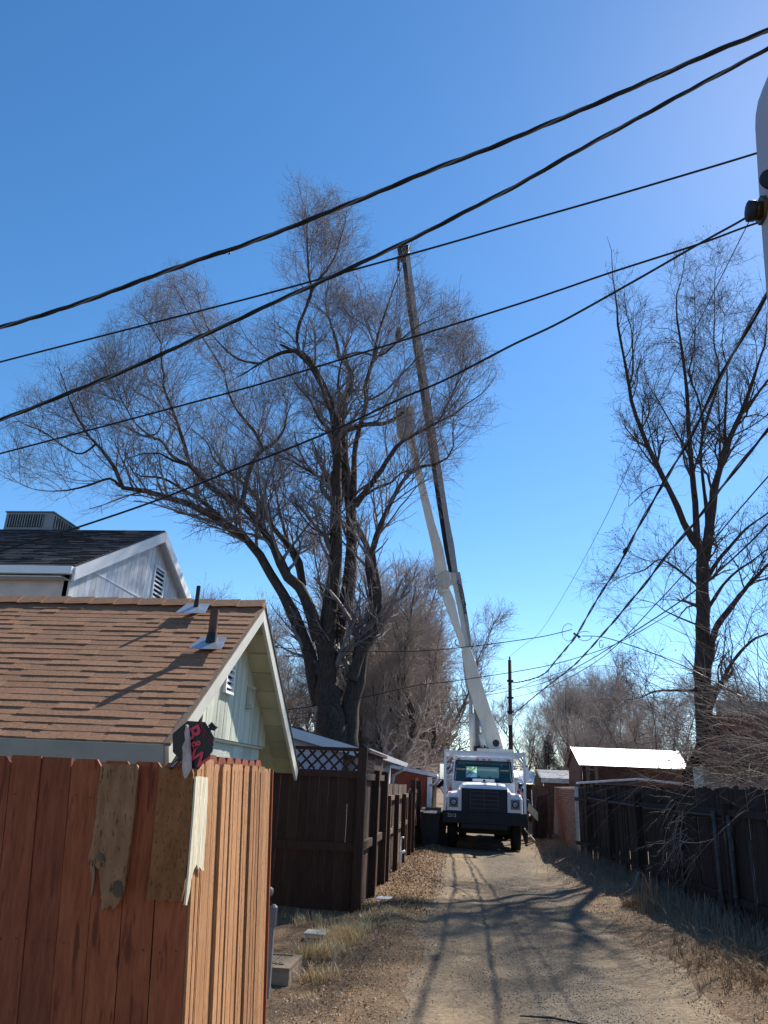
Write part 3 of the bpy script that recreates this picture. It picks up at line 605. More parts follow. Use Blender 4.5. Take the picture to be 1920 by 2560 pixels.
# ------------------------------------------------------------------ two-storey house with dark roof
DX = -7.0; PY, PZ = 16.4, 7.07; DEY, DEZ = 12.67, 5.18; s2 = (PZ-DEZ)/(PY-DEY); DBY = 20.1; DBZ = PZ-s2*(DBY-PY); DW = -7.22; WW = -22
dh = empty('two_storey_house', (DX, PY, 0), 'white two-storey house with black shingle roof behind the brown roof', 'house')
rf2 = MB().prism([(DX, DEY, DEZ), (DX, PY, PZ), (DX, DBY, DBZ), (DX, DBY, DBZ-.1), (DX, PY, PZ-.1), (DX, DEY, DEZ-.1)], (WW-DX, 0, 0)).build('roof', M['darkroof'], dh)
m_ = MB(); n2 = np.array([0, -s2, 1.0]); n2 /= np.linalg.norm(n2); d2 = np.array([0, 1, s2]); d2 /= np.linalg.norm(d2); L2 = (PY-DEY)/d2[1]; R2 = 28
for r in range(R2):
    x = DX
    while x > WW:
        x0 = x-rnd.uniform(.25, .6); q = np.array([0, DEY, DEZ])+d2*(r*L2/R2); q1 = q+d2*(L2/R2*1.1); th = rnd.choice((.012, .02, .03))
        m_.add([(x0, *(q+n2*th)[1:]), (x, *(q+n2*th)[1:]), (x, *(q1+n2*.004)[1:]), (x0, *(q1+n2*.004)[1:]), (x0, *(q+n2*.001)[1:]), (x, *(q+n2*.001)[1:])], [(0, 1, 2, 3), (4, 5, 1, 0), (5, 2, 1), (4, 0, 3)]); x = x0
o = m_.build('shingle_courses', M['darkroof'], rf2); o['kind'] = 'stuff'
for ya, za, yb, zb in ((DEY-.02, DEZ-.03, PY, PZ-.03), (DBY, DBZ-.03, PY, PZ-.03)):
    MB().prism([(DX+.002, ya, za), (DX+.002, yb, zb), (DX+.002, yb, zb-.24), (DX+.002, ya, za-.24)], (.04, 0, 0)).build('barge_board', M['white'], dh)
MB().prism([(DX-.002, PY, PZ-.101), (DX-.002, DBY, DBZ-.101), (DX-.002, DBY, DBZ-.12), (DX-.002, PY, PZ-.12)], (-.4, 0, 0)).build('soffit', M['white'], dh)
MB().box(WW, DEY-.1, DEZ-.16, DX, DEY-.004, DEZ-.02).build('gutter', M['white'], dh)
MB().box(WW, DEY+.3, 0, DW-.01, DEY+.42, DEZ+.1).build('wall', M['pinkwall'], dh)
MB().box(WW, DBY-.42, 0, DW-.01, DBY-.3, DEZ+.1).build('wall', M['pinkwall'], dh)
MB().box(WW, DEY, DEZ-.2, DW, DEY+.3, DEZ-.18).build('soffit', M['white'], dh)
GY0, GY1 = DEY+.3, DBY-.3
def gt2(y): return (PZ-.11-(PY-y)*s2) if y < PY else (PZ-.11-(y-PY)*s2)
MB().prism([(DW-.1, GY0+.0, 2), (DW-.1, GY1, 2), (DW-.1, GY1, gt2(GY1)), (DW-.1, PY, gt2(PY)), (DW-.1, GY0, gt2(GY0))], (.09, 0, 0)).build('sheathing', M['siding'], dh)
y = GY0+.17
while y < GY1:
    y1 = min(y+.2, GY1); MB().prism([(DW-.008, y+.012, 2.5), (DW-.008, y1, 2.5), (DW-.008, y1, gt2(y1)), (DW-.008, y+.012, gt2(y+.012))], (.02, 0, 0)).build('siding_board', M['siding'], dh); y += .2
MB().box(DW-.009, GY0-.004, 2, DW+.03, GY0+.165, gt2(GY0)).build('corner_board', M['white'], dh)
q0 = at(206, 1413, x=DW+.02); q1 = at(360, 1500, x=DW+.02)
MB().bar(q0, q1, .02, .03).build('trim_strip', M['white'], dh)
c = [at(x, y, x=DW+.02) for x, y in ((392, 1420), (405, 1428), (401, 1502), (383, 1502))]
ya = c[3][1]; yb = c[1][1]; za = 5.0; za = at(392, 1505, x=DW+.02)[2]-.3; zb = at(398, 1424, x=DW+.02)[2]; yc = (ya+yb)/2; ya = yc-.27; yb = yc+.27
vt = MB().box(DW+.013, ya-.05, za, DW+.05, ya, zb).box(DW+.013, yb, za, DW+.05, yb+.05, zb).box(DW+.013, ya-.05, zb, DW+.055, yb+.05, zb+.05).build('vent', M['white'], dh)
MB().box(DW+.013, ya, za, DW+.018, yb, zb).build('vent_recess', M['blackmetal'], vt)
z = za+.02
while z < zb-.05:
    MB().prism([(DW+.018, ya, z+.04), (DW+.05, ya, z), (DW+.05, ya, z+.02), (DW+.018, ya, z+.06)], (0, yb-ya, 0)).build('slat', M['white'], vt); z += .105
# rooftop cooler
c0 = at(8, 1320, y=16.8); c1 = at(127, 1316, y=16.8); zt = at(60, 1281, y=16.8)[2]; zb = min(c0[2], c1[2])-.45
ac = empty('evaporative_cooler', (c0[0], 16.8, zb), 'grey louvered cooler box on the ridge of the black roof', 'cooler')
X0, X1, Y0, Y1 = c0[0], c1[0], 16.8, 18.1
MB().box(X0, Y0, zb, X1, Y1, zt).build('case', M['cooler'], ac, bevel=.02)
MB().box(X0-.02, Y0-.02, zt, X1+.02, Y1+.02, zt+.03).build('lid', M['cooler'], ac)
MB().box(X0+.08, Y0-.012, zt-.38, X1-.22, Y0-.002, zt-.05).build('grille_recess', M['blackmetal'], ac)
for i in range(15):
    x = X0+.09+i*(X1-X0-.32)/14; MB().box(x-.009, Y0-.035, zt-.38, x+.009, Y0-.012, zt-.05).build('louver', M['cooler'], ac)
MB().box(X1+.002, Y0+.1, zt-.38, X1+.012, Y1-.1, zt-.05).build('grille_recess', M['blackmetal'], ac)
for i in range(10):
    y = Y0+.13+i*(Y1-Y0-.26)/9; MB().box(X1+.012, y-.012, zt-.38, X1+.035, y+.012, zt-.05).build('louver', M['cooler'], ac)

# ------------------------------------------------------------------ white house behind the lattice fence
wh = empty('white_house', (-3, 13.8, 0), 'low white house with sloping gable and gutter behind the lattice fence', 'house')
EX, EZZ, SL = -1.75, 2.30, .244; RX = -5.6; RZZ = EZZ+SL*(EX-RX); LX2 = -9.5
MB().prism([(EX, 13.8, EZZ), (RX, 13.8, RZZ), (LX2, 13.8, EZZ), (LX2, 13.8, EZZ-.05), (RX, 13.8, RZZ-.05), (EX, 13.8, EZZ-.05)], (0, 9.3, 0)).build('roof', M['darkroof'], wh)
MB().prism([(EX, 13.77, EZZ-.02), (RX, 13.77, RZZ-.02), (RX, 13.77, RZZ-.2), (EX-.03, 13.77, EZZ-.17)], (0, .03, 0)).build('barge_board', M['white'], wh)
MB().box(-9, 14.0, 0, -2.15, 14.1, 2.25).build('wall', M['bluewall'], wh)
MB().prism([(-2.1, 13.98, 2.25), (RX, 13.98, RZZ-.1), (-9, 13.98, 2.28)], (0, .1, 0)).build('gable', M['bluewall'], wh)
MB().box(-2.25, 14.1, 0, -2.15, 23, 2.3).build('wall', M['bluewall'], wh)
MB().prism([(EX+.09, 13.8, EZZ), (EX, 13.8, EZZ), (EX, 13.8, EZZ-.1), (EX+.06, 13.8, EZZ-.1)], (0, 9.3, 0)).build('gutter', M['white'], wh)
MB().box(-2.15, 20.4, 1.2, -2.12, 21.4, 2.1).build('window_frame', M['white'], wh)
MB().box(-2.12, 20.46, 1.26, -2.11, 21.34, 2.04).build('window_pane', M['darkglass'], wh)
MB().tube([(EX+.03, 22.2, 2.2), (EX+.03, 22.2, 2.12), (-2.0, 22.3, 1.95), (-2.05, 22.3, 1.2)], .045, 8).build('downspout', M['white'], wh)
p = at(752, 1822, y=16); MB().tube([(p[0], 16, p[2]-.2), (p[0], 16, p[2]), (p[0], 16, p[2]+.05)], [.12, .12, .03], 10).build('roof_vent', M['blackmetal'], wh, True)
oh = empty('orange_house', (-2.5, 25.5, 0), 'small red-orange shed with white roof edge beyond the white house', 'shed')
A = at(1092, 1935, y=25.5); B = at(985, 1913, y=25.5); sl_ = (B[2]-A[2])/(A[0]-B[0]); rx = B[0]-1.5; rz = B[2]+1.5*sl_
MB().prism([(A[0], 25.5, A[2]), (rx, 25.5, rz), (rx, 25.5, rz-.1), (A[0], 25.5, A[2]-.1)], (0, 8, 0)).build('roof', M['white'], oh)
MB().prism([(A[0]-.16, 25.7, 0), (A[0]-.16, 25.7, A[2]-.08), (rx, 25.7, rz-.1), (rx, 25.7, 0)], (0, .1, 0)).build('wall', M['orange'], oh)
MB().box(A[0]-.3, 25.62, 0, A[0]-.15, 25.70, A[2]-.1).build('corner_board', M['white'], oh)
MB().tube([(A[0], 25.45, A[2]-.03), (A[0]+.04, 25.45, A[2]-.12), (A[0]-.06, 25.5, A[2]-.3), (A[0]-.2, 25.55, A[2]-.35)], .035, 8).build('downspout', M['white'], oh, True)

# ------------------------------------------------------------------ buildings on the right
ms = empty('metal_roof_shed', (4, 30, 0), 'open shed with a glaring bright corrugated metal roof on the right', 'shed')
q = [at(1452, 1914, y=30), at(1722, 1921, y=30)]; r_ = [at(1434, 1868, y=31.6), at(1738, 1878, y=31.6)]
xl = q[0][0]-.05; xr = q[1][0]; z0 = (q[0][2]+q[1][2])/2; z1 = (r_[0][2]+r_[1][2])/2; 
mbr = MB(); n = 160
for i in range(n+1):
    x = xl+(xr-xl)*i/n; o = .005*math.cos(i*math.pi/2)
    mbr.v += [(x, 30, z0+o), (x-.1+.2*i/n, 31.6, z1+o)]
for i in range(n): mbr.f.append((2*i, 2*i+2, 2*i+3, 2*i+1))
mbr.build('roof', M['tinroof'], ms, True)
MB().prism([(xl-.05, 31.62, z1), (xr+.1, 31.62, z1), (xr+.1, 33.4, z0), (xl-.05, 33.4, z0)], (0, 0, .03)).build('back_roof', M['rust'], ms)
MB().prism([(xl+.1, 30.05, z0-.05), (xl+.1, 31.6, z1-.08), (xl+.1, 33.3, z0-.05), (xl+.1, 33.3, 0), (xl+.1, 30.05, 0)], (-.08, 0, 0)).build('gable_wall', M['rust'], ms)
MB().box(xl+.2, 30.6, 0, xr-.1, 30.7, z0).build('wall', M['rust'], ms)
for x in (xl+.25, xl+.55, xr-.2): MB().box(x, 30.1, 0, x+.12, 30.22, z0-.02).build('post', M['greyfence'], ms)
ln = empty('lean_to', (3.9, 27, 0), 'low lean-to with a thin white roof edge under the metal roof', 'shed')
A = at(1446, 1955, y=27); B = at(1600, 1945, y=27); Cc = at(1716, 1958, y=27)
MB().prism([A, B, B-np.array([0, 0, .06]), A-np.array([0, 0, .06])], (0, .6, 0)).build('roof_edge', M['white'], ln)
MB().prism([B, Cc, Cc-np.array([0, 0, .06]), B-np.array([0, 0, .06])], (0, .6, 0)).build('roof_edge', M['white'], ln)
MB().box(A[0]+.1, 27.3, 0, Cc[0], 27.4, 1.98).build('wall', M['blackfence'], ln)
for px in (1460, 1478, 1500): x = at(px, 1960, y=27)[0]; MB().box(x, 27.2, 0, x+.08, 27.28, 2.05).build('post', M['greyfence'], ln)
rs = empty('ribbed_roof_shed', (3.5, 36, 0), 'small shed with a ribbed grey metal roof beyond the red panel', 'shed')
q = [at(1354, 1946, y=35), at(1446, 1952, y=35)]; r_ = [at(1345, 1925, y=36.8), at(1446, 1931, y=36.8)]; xl, xr, z0, z1 = q[0][0], q[1][0]+.4, q[0][2], r_[0][2]
for i in range(9):
    t = i/9; t1 = (i+.9)/9
    MB().prism([(xl, 35+1.8*t, z0+(z1-z0)*t+.02), (xr, 35+1.8*t, z0+(z1-z0)*t+.02), (xr, 35+1.8*t1, z0+(z1-z0)*t1), (xl-.1, 35+1.8*t1, z0+(z1-z0)*t1)], (0, 0, .02)).build('roof_rib', M['steel'], rs)
MB().box(xl-.02, 34.95, z0-.16, xr, 35.0, z0+.01).build('fascia', M['steel'], rs)
MB().box(xl+.1, 35.1, 0, xr, 35.2, z0-.1).build('wall', M['rust'], rs)
MB().prism([(xl+.05, 35.05, 0), (xl+.05, 35.05, z0), (xl+.05, 36.8, z1-.05), (xl+.05, 38.5, z0), (xl+.05, 38.5, 0)], (-.08, 0, 0)).build('gable_wall', M['rust'], rs)
br = empty('bright_roof_shed', (2.6, 44, 0), 'far bright white roof glimpsed right of the cab', 'shed')
A = at(1288, 1958, y=44); B = at(1340, 1958, y=44); zt = at(1310, 1929, y=46)[2]
MB().prism([(A[0]-.3, 44, A[2]), (B[0], 44, B[2]), (B[0], 45.6, zt), (A[0]-.3, 45.6, zt)], (0, 0, .04)).build('roof', M['tinroof'], br)
MB().box(A[0], 44.3, 0, B[0]-.1, 46, A[2]-.02).build('wall', M['rust'], br)
rh = empty('red_roof_house', (6, 18, 0), 'house with a tan wall and dark red roof behind the thicket', 'house')
A = at(1780, 1916, y=18); B = at(1760, 1968, y=18)
MB().box(A[0]-.2, 18, 0, 11.5, 18.15, A[2]+.02).build('wall', M['tan'], rh)
MB().box(A[0]-.35, 17.98, 0, A[0]-.2, 18.2, A[2]-.02).build('corner_board', M['boxgrey'], rh)
zt = at(1830, 1795, y=21)[2]
MB().prism([(A[0]-.3, 17.5, A[2]-.04), (12, 17.5, A[2]-.04), (12, 21, zt), (A[0]+.9, 21, zt)], (0, 0, .06)).build('roof', M['redroof'], rh)
MB().prism([(A[0]+.9, 18.2, 0), (A[0]+.9, 18.2, A[2]), (A[0]+.9, 21, zt-.1), (A[0]+.9, 24, A[2]), (A[0]+.9, 24, 0)], (.1, 0, 0)).build('side_wall', M['redroof'], rh)
o_ = at(1790, 1750, y=27)
MB().box(o_[0], 27, 2, 15, 27.1, o_[2]).build('upper_wall', M['tan'], rh)

# ------------------------------------------------------------------ the bucket and crane truck
XC = .53; YF = 24.3
tk = empty('boom_truck', (XC, YF, 0), 'white truck with crane boom, parked facing us in the alley', 'truck')
def tb(name, m, x0, y0, z0, x1, y1, z1, parent=None, bevel=0): return MB().box(XC+x0, YF+y0, z0, XC+x1, YF+y1, z1).build(name, m, parent or tk, bevel=bevel)
bp_ = tb('bumper', M['blackmetal'], -1.22, 0, .72, 1.22, .28, 1.06, bevel=.02)
place_text('bumper_number', '2213', .13, M['boxgrey'], bp_, (XC-.95, YF-.003, .93), (1, 0, 0), (0, 0, 1))
# hood: loft of cross sections along Y
def loft(secs, name, m, parent, smooth=True, caps=True):
    n = len(secs[0]); vs = [p for s in secs for p in s]; fs = []
    for i in range(len(secs)-1):
        for k in range(n-1): fs.append((i*n+k, i*n+k+1, (i+1)*n+k+1, (i+1)*n+k))
    if caps: fs.append(tuple(range(n-1, -1, -1)))
    return MB().add(vs, fs).build(name, m, parent, smooth)
def hoodsec(y, zc, zf, wc, wf, zb):
    P = [(-wf, zb), (-wf, zf-.12), (-wf+.05, zf-.02), (-wf+.16, zf), (-wc-.06, zf+.02), (-wc-.01, zf+.09), (-wc+.03, zc-.12), (-wc+.12, zc-.02), (-wc+.25, zc), (0, zc+.015)]
    P = P+[(-x, z) for x, z in P[-2::-1]]
    return [(XC+x, YF+y, z) for x, z in P]
loft([hoodsec(.06, 1.75, 1.55, .72, 1.08, 1.07), hoodsec(.14, 1.80, 1.58, .74, 1.12, 1.05), hoodsec(.7, 1.86, 1.60, .76, 1.13, 1.05), hoodsec(1.45, 1.90, 1.60, .78, 1.12, 1.05)], 'hood', M['truckwhite'], tk, False)
gr = tb('grille', M['blackmetal'], -.67, -.005, 1.06, .67, .055, 1.70)
tb('grille', M['blackmetal'], -.67, .0, .60, .67, .05, .72)
for i in range(5):
    z = 1.15+i*.115; tb('grille_bar', M['grille_dark'], -.40, -.018, z, .40, -.006, z+.022, gr)
for x in (-.41, 0, .40): tb('grille_bar', M['grille_dark'], x-.012, -.022, 1.12, x+.012, -.006, 1.66, gr)
for sx in (-1, 1):
    h = tb('headlight', M['bezel'], sx*.90-.135, .02, 1.16, sx*.90+.135, .056, 1.44, bevel=.012)
    MB().tube([(XC+sx*.90, YF+.022, 1.30), (XC+sx*.90, YF+.0, 1.30)], .10, 20).build('lamp_ring', M['blackmetal'], h)
    MB().tube([(XC+sx*.90, YF+.0, 1.30), (XC+sx*.90, YF-.015, 1.30)], [.075, .06], 20).build('lens', M['headlamp'], h, True)
    MB().tube([(XC+sx*.90, YF-.015, 1.30), (XC+sx*.90, YF-.02, 1.30)], [.03, .02], 12).build('bulb', M['bezel'], h)
    tb('turn_signal', M['redlamp'], sx*1.0-.05, .12, 1.60, sx*1.0+.05, .2, 1.71, bevel=.015)
tb('hood_ornament', M['blackmetal'], -.03, .2, 1.90, .03, .23, 1.96); tb('hood_ornament', M['bezel'], -.08, .15, 1.865, .08, .22, 1.885)
tb('cowl', M['truckwhite'], -.35, 1.1, 1.9, .35, 1.5, 1.99, bevel=.04)
# cab shell built from pieces around the glass
CY = 1.45
cab = MB()
def cabq(pts): return [(XC+x, YF+y, z) for x, y, z in pts]
WT, WB = 2.52, 1.93
cabo = MB().prism(cabq([(-.98, CY, 1.05), (.98, CY, 1.05), (.98, CY, WB), (-.98, CY, WB)]), (0, .08, 0)).build('cab', M['truckwhite'], tk)
MB().prism(cabq([(-.90, CY+.25, WT+.12), (.90, CY+.25, WT+.12), (.96, CY+.25, WT+.03), (.90, CY+.21, WT), (-.90, CY+.21, WT), (-.96, CY+.25, WT+.03)]), (0, 1.35, 0)).build('cab_roof', M['truckwhite'], cabo, bevel=.03)
for sx in (-1, 1):
    MB().prism(cabq([(sx*.98, CY+.02, WB), (sx*.87, CY+.02, WB), (sx*.84, CY+.22, WT), (sx*.92, CY+.22, WT)]), (0, .07, 0)).build('pillar', M['truckwhite'], cabo)
    MB().prism(cabq([(sx*.98, CY+1.25, WB), (sx*.92, CY+1.25, WT), (sx*.92, CY+1.45, WT), (sx*.98, CY+1.45, WB)]), (-sx*.06, 0, 0)).build('pillar', M['truckwhite'], cabo)
    dr = MB().prism(cabq([(sx*.98, CY+.08, 1.05), (sx*.98, CY+1.4, 1.05), (sx*.98, CY+1.4, WB), (sx*.98, CY+.08, WB)]), (-sx*.05, 0, 0)).build('door', M['truckwhite'], tk)
    MB().prism(cabq([(sx*.965, CY+.15, WB), (sx*.965, CY+1.25, WB), (sx*.91, CY+1.25, WT), (sx*.91, CY+.3, WT)]), (-sx*.01, 0, 0)).build('door_glass', M['glass'], dr)
tb('cab_back', M['blackmetal'], -.97, CY+1.36, 1.05, .97, CY+1.42, 2.02, cabo)
tb('cab_back', M['blackmetal'], -.92, CY+1.36, 2.40, .92, CY+1.42, WT, cabo)
tb('cab_back', M['blackmetal'], -.95, CY+1.36, 2.02, -.56, CY+1.42, 2.40, cabo); tb('cab_back', M['blackmetal'], .56, CY+1.36, 2.02, .95, CY+1.42, 2.40, cabo)
tb('seat', M['blackmetal'], -.8, CY+.9, 1.1, .8, CY+1.2, 2.0, cabo); tb('dashboard', M['blackmetal'], -.9, CY+.1, 1.8, .9, CY+.4, 1.95, cabo)
for (x0, z0, x1, z1) in ((-.56, 2.02, .56, 2.045), (-.56, 2.375, .56, 2.40), (-.56, 2.045, -.535, 2.375), (.535, 2.045, .56, 2.375)): tb('rear_window_frame', M['bezel'], x0, CY+1.33, z0, x1, CY+1.362, z1, cabo)
MB().prism(cabq([(-.88, CY+.03, WB+.01), (.88, CY+.03, WB+.01), (.85, CY+.21, WT), (-.85, CY+.21, WT)]), (0, .012, 0)).build('windshield', M['glass'], tk)
gk = MB()
for a, b in ((( -.90, CY+.015, WB-.01), (.90, CY+.015, WB-.01)), ((-.86, CY+.20, WT), (.86, CY+.20, WT)), ((-.90, CY+.015, WB-.01), (-.86, CY+.20, WT)), ((.90, CY+.015, WB-.01), (.86, CY+.20, WT))): gk.bar(cabq([a])[0], cabq([b])[0], .03, .04)
gk.build('windshield_gasket', M['blackmetal'], tk)
for x0, x1 in ((-.1, -.62), (.15, .62)): MB().bar((XC+x1, YF+CY-.02, 1.90), (XC+x0+.0, YF+CY+.02, 2.06), .015, .02).build('wiper', M['blackmetal'], tk)
for x in (-.78, -.18, .02, .2, .8): tb('marker_light', M['amber'], x-.05, CY+.20, WT+.03, x+.05, CY+.26, WT+.08, bevel=.008)
# front guard rack
rk = tb('guard_rack', M['truckwhite'], -1.20, .02, 2.69, 1.22, .10, 2.76)
for x in (-1.20, 1.15): tb('guard_post', M['truckwhite'], x, .03, 1.06, x+.07, .09, 2.69, rk)
for x in (-1.20, 1.15): tb('guard_rail', M['truckwhite'], x, .10, 2.69, x+.07, 3.4, 2.75, rk)
for y in (.9, 1.8, 2.7): tb('guard_rail', M['truckwhite'], -1.13, y, 2.69, 1.15, y+.06, 2.74, rk)
for sx in (-1, 1):
    MB().bar((XC+sx*1.16, YF+.06, 2.42), (XC+sx*.92, YF+.06, 2.68), .05, .05).build('brace', M['truckwhite'], rk)
    MB().bar((XC+sx*.55, YF+2.9, 2.3), (XC+sx*.75, YF+2.7, 2.68), .06, .06).build('brace', M['truckwhite'], rk)
tb('headboard', M['boomwhite'], -.8, 2.75, 2.46, .8, 2.80, 2.68, rk)
# mirrors on arms
for sx, mm in ((-1, 'chrome'), (1, 'truckwhite')):
    o = MB().box(XC+sx*1.30-.05, YF+.9, 1.98, XC+sx*1.30+.07, YF+.96, 2.38).build('mirror', M[mm], tk)
    for z in (2.38, 1.98): MB().tube([(XC+sx*.96, YF+1.5, z+.03), (XC+sx*1.3, YF+.93, z)], .012, 6).build('mirror_arm', M['chrome'], o)
    MB().tube([(XC+sx*.93, YF+1.6, 2.45), (XC+sx*1.22, YF+1.0, 1.95), (XC+sx*1.1, YF+.9, 1.6)], .012, 6).build('stay', M['chrome'], o)
# wheels
def wheel(x, y, nm='wheel'):
    o = MB().tube([(x-.14, y, .5), (x-.13, y, .5), (x+.13, y, .5), (x+.14, y, .5)], [.44, .5, .5, .44], 28).build(nm, M['tyre'], tk, True)
    sgn = 1 if x > XC else -1
    MB().tube([(x+sgn*.141, y, .5), (x+sgn*.15, y, .5)], [.28, .26], 20).build('rim', M['boxgrey'], o)
for sx in (-1, 1):
    wheel(XC+sx*.95, YF+1.0)
    for yy in (6.2, 7.5):
        wheel(XC+sx*.98, YF+yy); wheel(XC+sx*.66, YF+yy)
tb('axle', M['blackmetal'], -.8, .92, .42, .8, 1.08, .58)
for x in (-.45, .35): tb('chassis_rail', M['blackmetal'], x, .3, .70, x+.1, 8.6, .95)
tb('engine_sump', M['blackmetal'], -.5, .4, .55, .5, 2.2, 1.05)
for sx in (-1, 1):
    tb('fender_liner', M['blackmetal'], sx*.95-.15, .4, 1.04, sx*.95+.15, 1.6, 1.1)
    tb('step_box', M['blackmetal'], sx*1.0-.15, 1.9, .55, sx*1.0+.15, 3.0, 1.05)
bd = tb('body', M['truckwhite'], -1.2, 3.3, 1.0, -.55, 8.5, 2.1); tb('body', M['truckwhite'], .55, 3.3, 1.0, 1.2, 8.5, 2.1)
tb('deck', M['blackmetal'], -1.2, 3.3, .95, 1.2, 8.6, 1.02)
# open side hatch on the left
MB().prism([at(1089, 1967, y=27.2), at(1099, 1969, y=27.2), at(1113, 1958, y=27.2), at(1113, 1943, y=27.2)], (0, .05, 0)).build('side_hatch', M['blackmetal'], tk)
MB().prism([at(1087, 1966, y=27.3), at(1112, 1972, y=27.3), at(1112, 1975, y=27.3), at(1087, 1970, y=27.3)], (0, .06, 0)).build('hatch_arm', M['steel'], tk)
# outrigger legs
for sx in (-1, 1):
    MB().bar((XC+sx*1.1, YF+3.6, 1.3), (XC+sx*1.45, YF+3.6, .1), .12, .12).build('outrigger', M['blackmetal'], tk)
BYP = 30.0
def pp(name, m, pxs, y, dep, parent=tk, bevel=0):
    return MB().prism([at(a, b, y=y) for a, b in pxs], (0, dep, 0)).build(name, m, parent, bevel=bevel)
tb('turret', M['boomwhite'], -.15, 4.6, 1.02, 1.1, 6.3, 3.05)
lb = pp('lower_boom', M['boomwhite'], [(1221, 1883), (1262, 1884), (1247, 1830), (1228, 1779), (1203, 1700), (1180, 1629), (1173, 1615), (1155, 1617), (1157, 1650), (1168, 1710), (1186, 1770), (1203, 1810)], BYP, .45, bevel=.02)
c_ = at(1240, 1858, y=BYP-.01)
MB().tube([(c_[0], BYP-.012, c_[2]), (c_[0], BYP-.02, c_[2])], .125, 24).build('pivot_hole', M['blackmetal'], lb)
c2 = at(1247, 1880, y=BYP-.02); MB().tube([(c2[0], BYP-.03, c2[2]), (c2[0], BYP+.5, c2[2])], .2, 24).build('pivot_drum', M['boomwhite'], lb, True)
cr = pp('crane_boom', M['boomwhite'], [(1162, 1617), (1178, 1617), (1171, 1560), (1160, 1490), (1149, 1432), (1126, 1432), (1136, 1480), (1150, 1550)], BYP+.15, .35, bevel=.01)
pp('crane_side_plate', M['boomgrey'], [(1174, 1617), (1179, 1617), (1171, 1550), (1150, 1430), (1139, 1430), (1158, 1530)], BYP+.10, .05, cr)
pp('crane_section', M['boomgrey'], [(1131, 1432), (1145, 1432), (1135, 1360), (1123, 1300), (1042, 775), (1024, 632), (1013, 632), (1030, 775), (1110, 1300), (1122, 1380)], BYP+.18, .30, cr)
pp('crane_underside', M['blackmetal'], [(1122, 1430), (1131, 1432), (1122, 1380), (1110, 1300), (1030, 775), (1013, 632), (1003, 632), (1019, 775), (1099, 1300), (1110, 1370)], BYP+.24, .24, cr)
pp('boom_head', M['blackmetal'], [(992, 614), (1022, 611), (1020, 630), (1014, 640), (1000, 640), (996, 632)], BYP+.05, .5, cr)
pp('hook_block', M['blackmetal'], [(993, 640), (999, 640), (998, 671), (993, 671)], BYP+.1, .2, cr)
lo_ = MB()
for dx in (0, 5): lo_.tube([at(994+dx, 668, y=BYP+.15), at(992+dx, 822, y=BYP+.15)], .012, 5)
lo_.build('winch_line', M['blackmetal'], cr)
pp('load_block', M['blackmetal'], [(992, 820), (1000, 818), (1005, 835), (1001, 851), (992, 852), (987, 838)], BYP+.1, .2, cr)
# lettering down the crane side
a_ = at(1143, 1447, y=BYP+.09); b_ = at(1165, 1540, y=BYP+.09); dvec = Vector(b_-a_)
place_text('crane_lettering', 'NATIONAL CRANE', .165, M['blackmetal'], cr, tuple((a_+b_)/2+np.array([.0, 0, .0])), dvec, Vector((-dvec.z, 0, dvec.x)) if False else Vector((.95, 0, .2)), bold=True)
ho = MB().tube([at(x, y, y=BYP+.1) for x, y in ((1150, 1462), (1157, 1475), (1160, 1490), (1162, 1503), (1165, 1512), (1162, 1518))], .02, 6); ho.build('hydraulic_hose', M['blackmetal'], cr, True)
MB().tube([at(x, y, y=BYP) for x, y in ((1141, 1598), (1137, 1606), (1142, 1614), (1152, 1616))], .02, 6).build('hydraulic_hose', M['blackmetal'], lb, True)
al = pp('aerial_boom', M['boomwhite'], [(1101, 1470), (1122, 1466), (1136, 1500), (1150, 1560), (1163, 1605), (1162, 1620), (1152, 1618), (1137, 1575), (1118, 1525), (1107, 1495)], BYP-.15, .3, bevel=.02)
pp('elbow', M['boomwhite'], [(1092, 1466), (1096, 1480), (1104, 1488), (1102, 1468), (1120, 1470), (1128, 1450), (1124, 1430), (1117, 1424), (1092, 1440)], BYP-.3, .45, al, .03)
pp('knuckle', M['boomwhite'], [(1120, 1432), (1129, 1430), (1136, 1455), (1130, 1462)], BYP-.05, .15, al)
pp('insulated_boom', M['boomwhite'], [(1091, 1440), (1118, 1424), (1108, 1370), (1088, 1310), (1062, 1205), (1044, 1130), (1033, 1078), (1016, 1085), (1030, 1150), (1048, 1230), (1064, 1300), (1078, 1360), (1088, 1410)], BYP-.25, .3, al, .03)
bk = pp('bucket', M['boomgrey'], [(989, 1020), (1030, 1015), (1032, 1075), (1020, 1084), (992, 1083)], BYP-.9, .6, al, .04)
pp('bucket_bracket', M['boomwhite'], [(1022, 1010), (1034, 1012), (1036, 1085), (1026, 1085)], BYP-.35, .15, al)
# no one shows in the bucket: it is hidden by twigs: only a dark helmeted silhouette shows
pp('support_strut', M['boomgrey'], [(1154, 1628), (1160, 1628), (1168, 1690), (1180, 1688), (1183, 1712), (1176, 1724), (1164, 1716), (1161, 1690)], BYP+.1, .2, lb)
MB().tube([at(1177, 1722, y=BYP+.2), at(1177, 1792, y=BYP+.2)], .07, 12).build('lift_rod', M['boomgrey'], lb, True)
MB().tube([at(1180, 1785, y=BYP+.2), at(1182, 1885, y=BYP+.2)], .12, 14).build('lift_cylinder', M['boomwhite'], lb, True)
pp('inner_boom', M['boomgrey'], [(1184, 1750), (1190, 1765), (1204, 1815), (1210, 1885), (1190, 1885), (1185, 1800)], BYP+.35, .3, lb)
MB().tube([at(1203, 1835, y=BYP-.1), at(1213, 1883, y=BYP-.1)], .11, 14).build('tilt_cylinder', M['boomwhite'], lb, True)
MB().tube([at(1198, 1800, y=BYP-.1), at(1204, 1840, y=BYP-.1)], .045, 10).build('tilt_rod', M['chrome'], lb, True)
hb = MB()
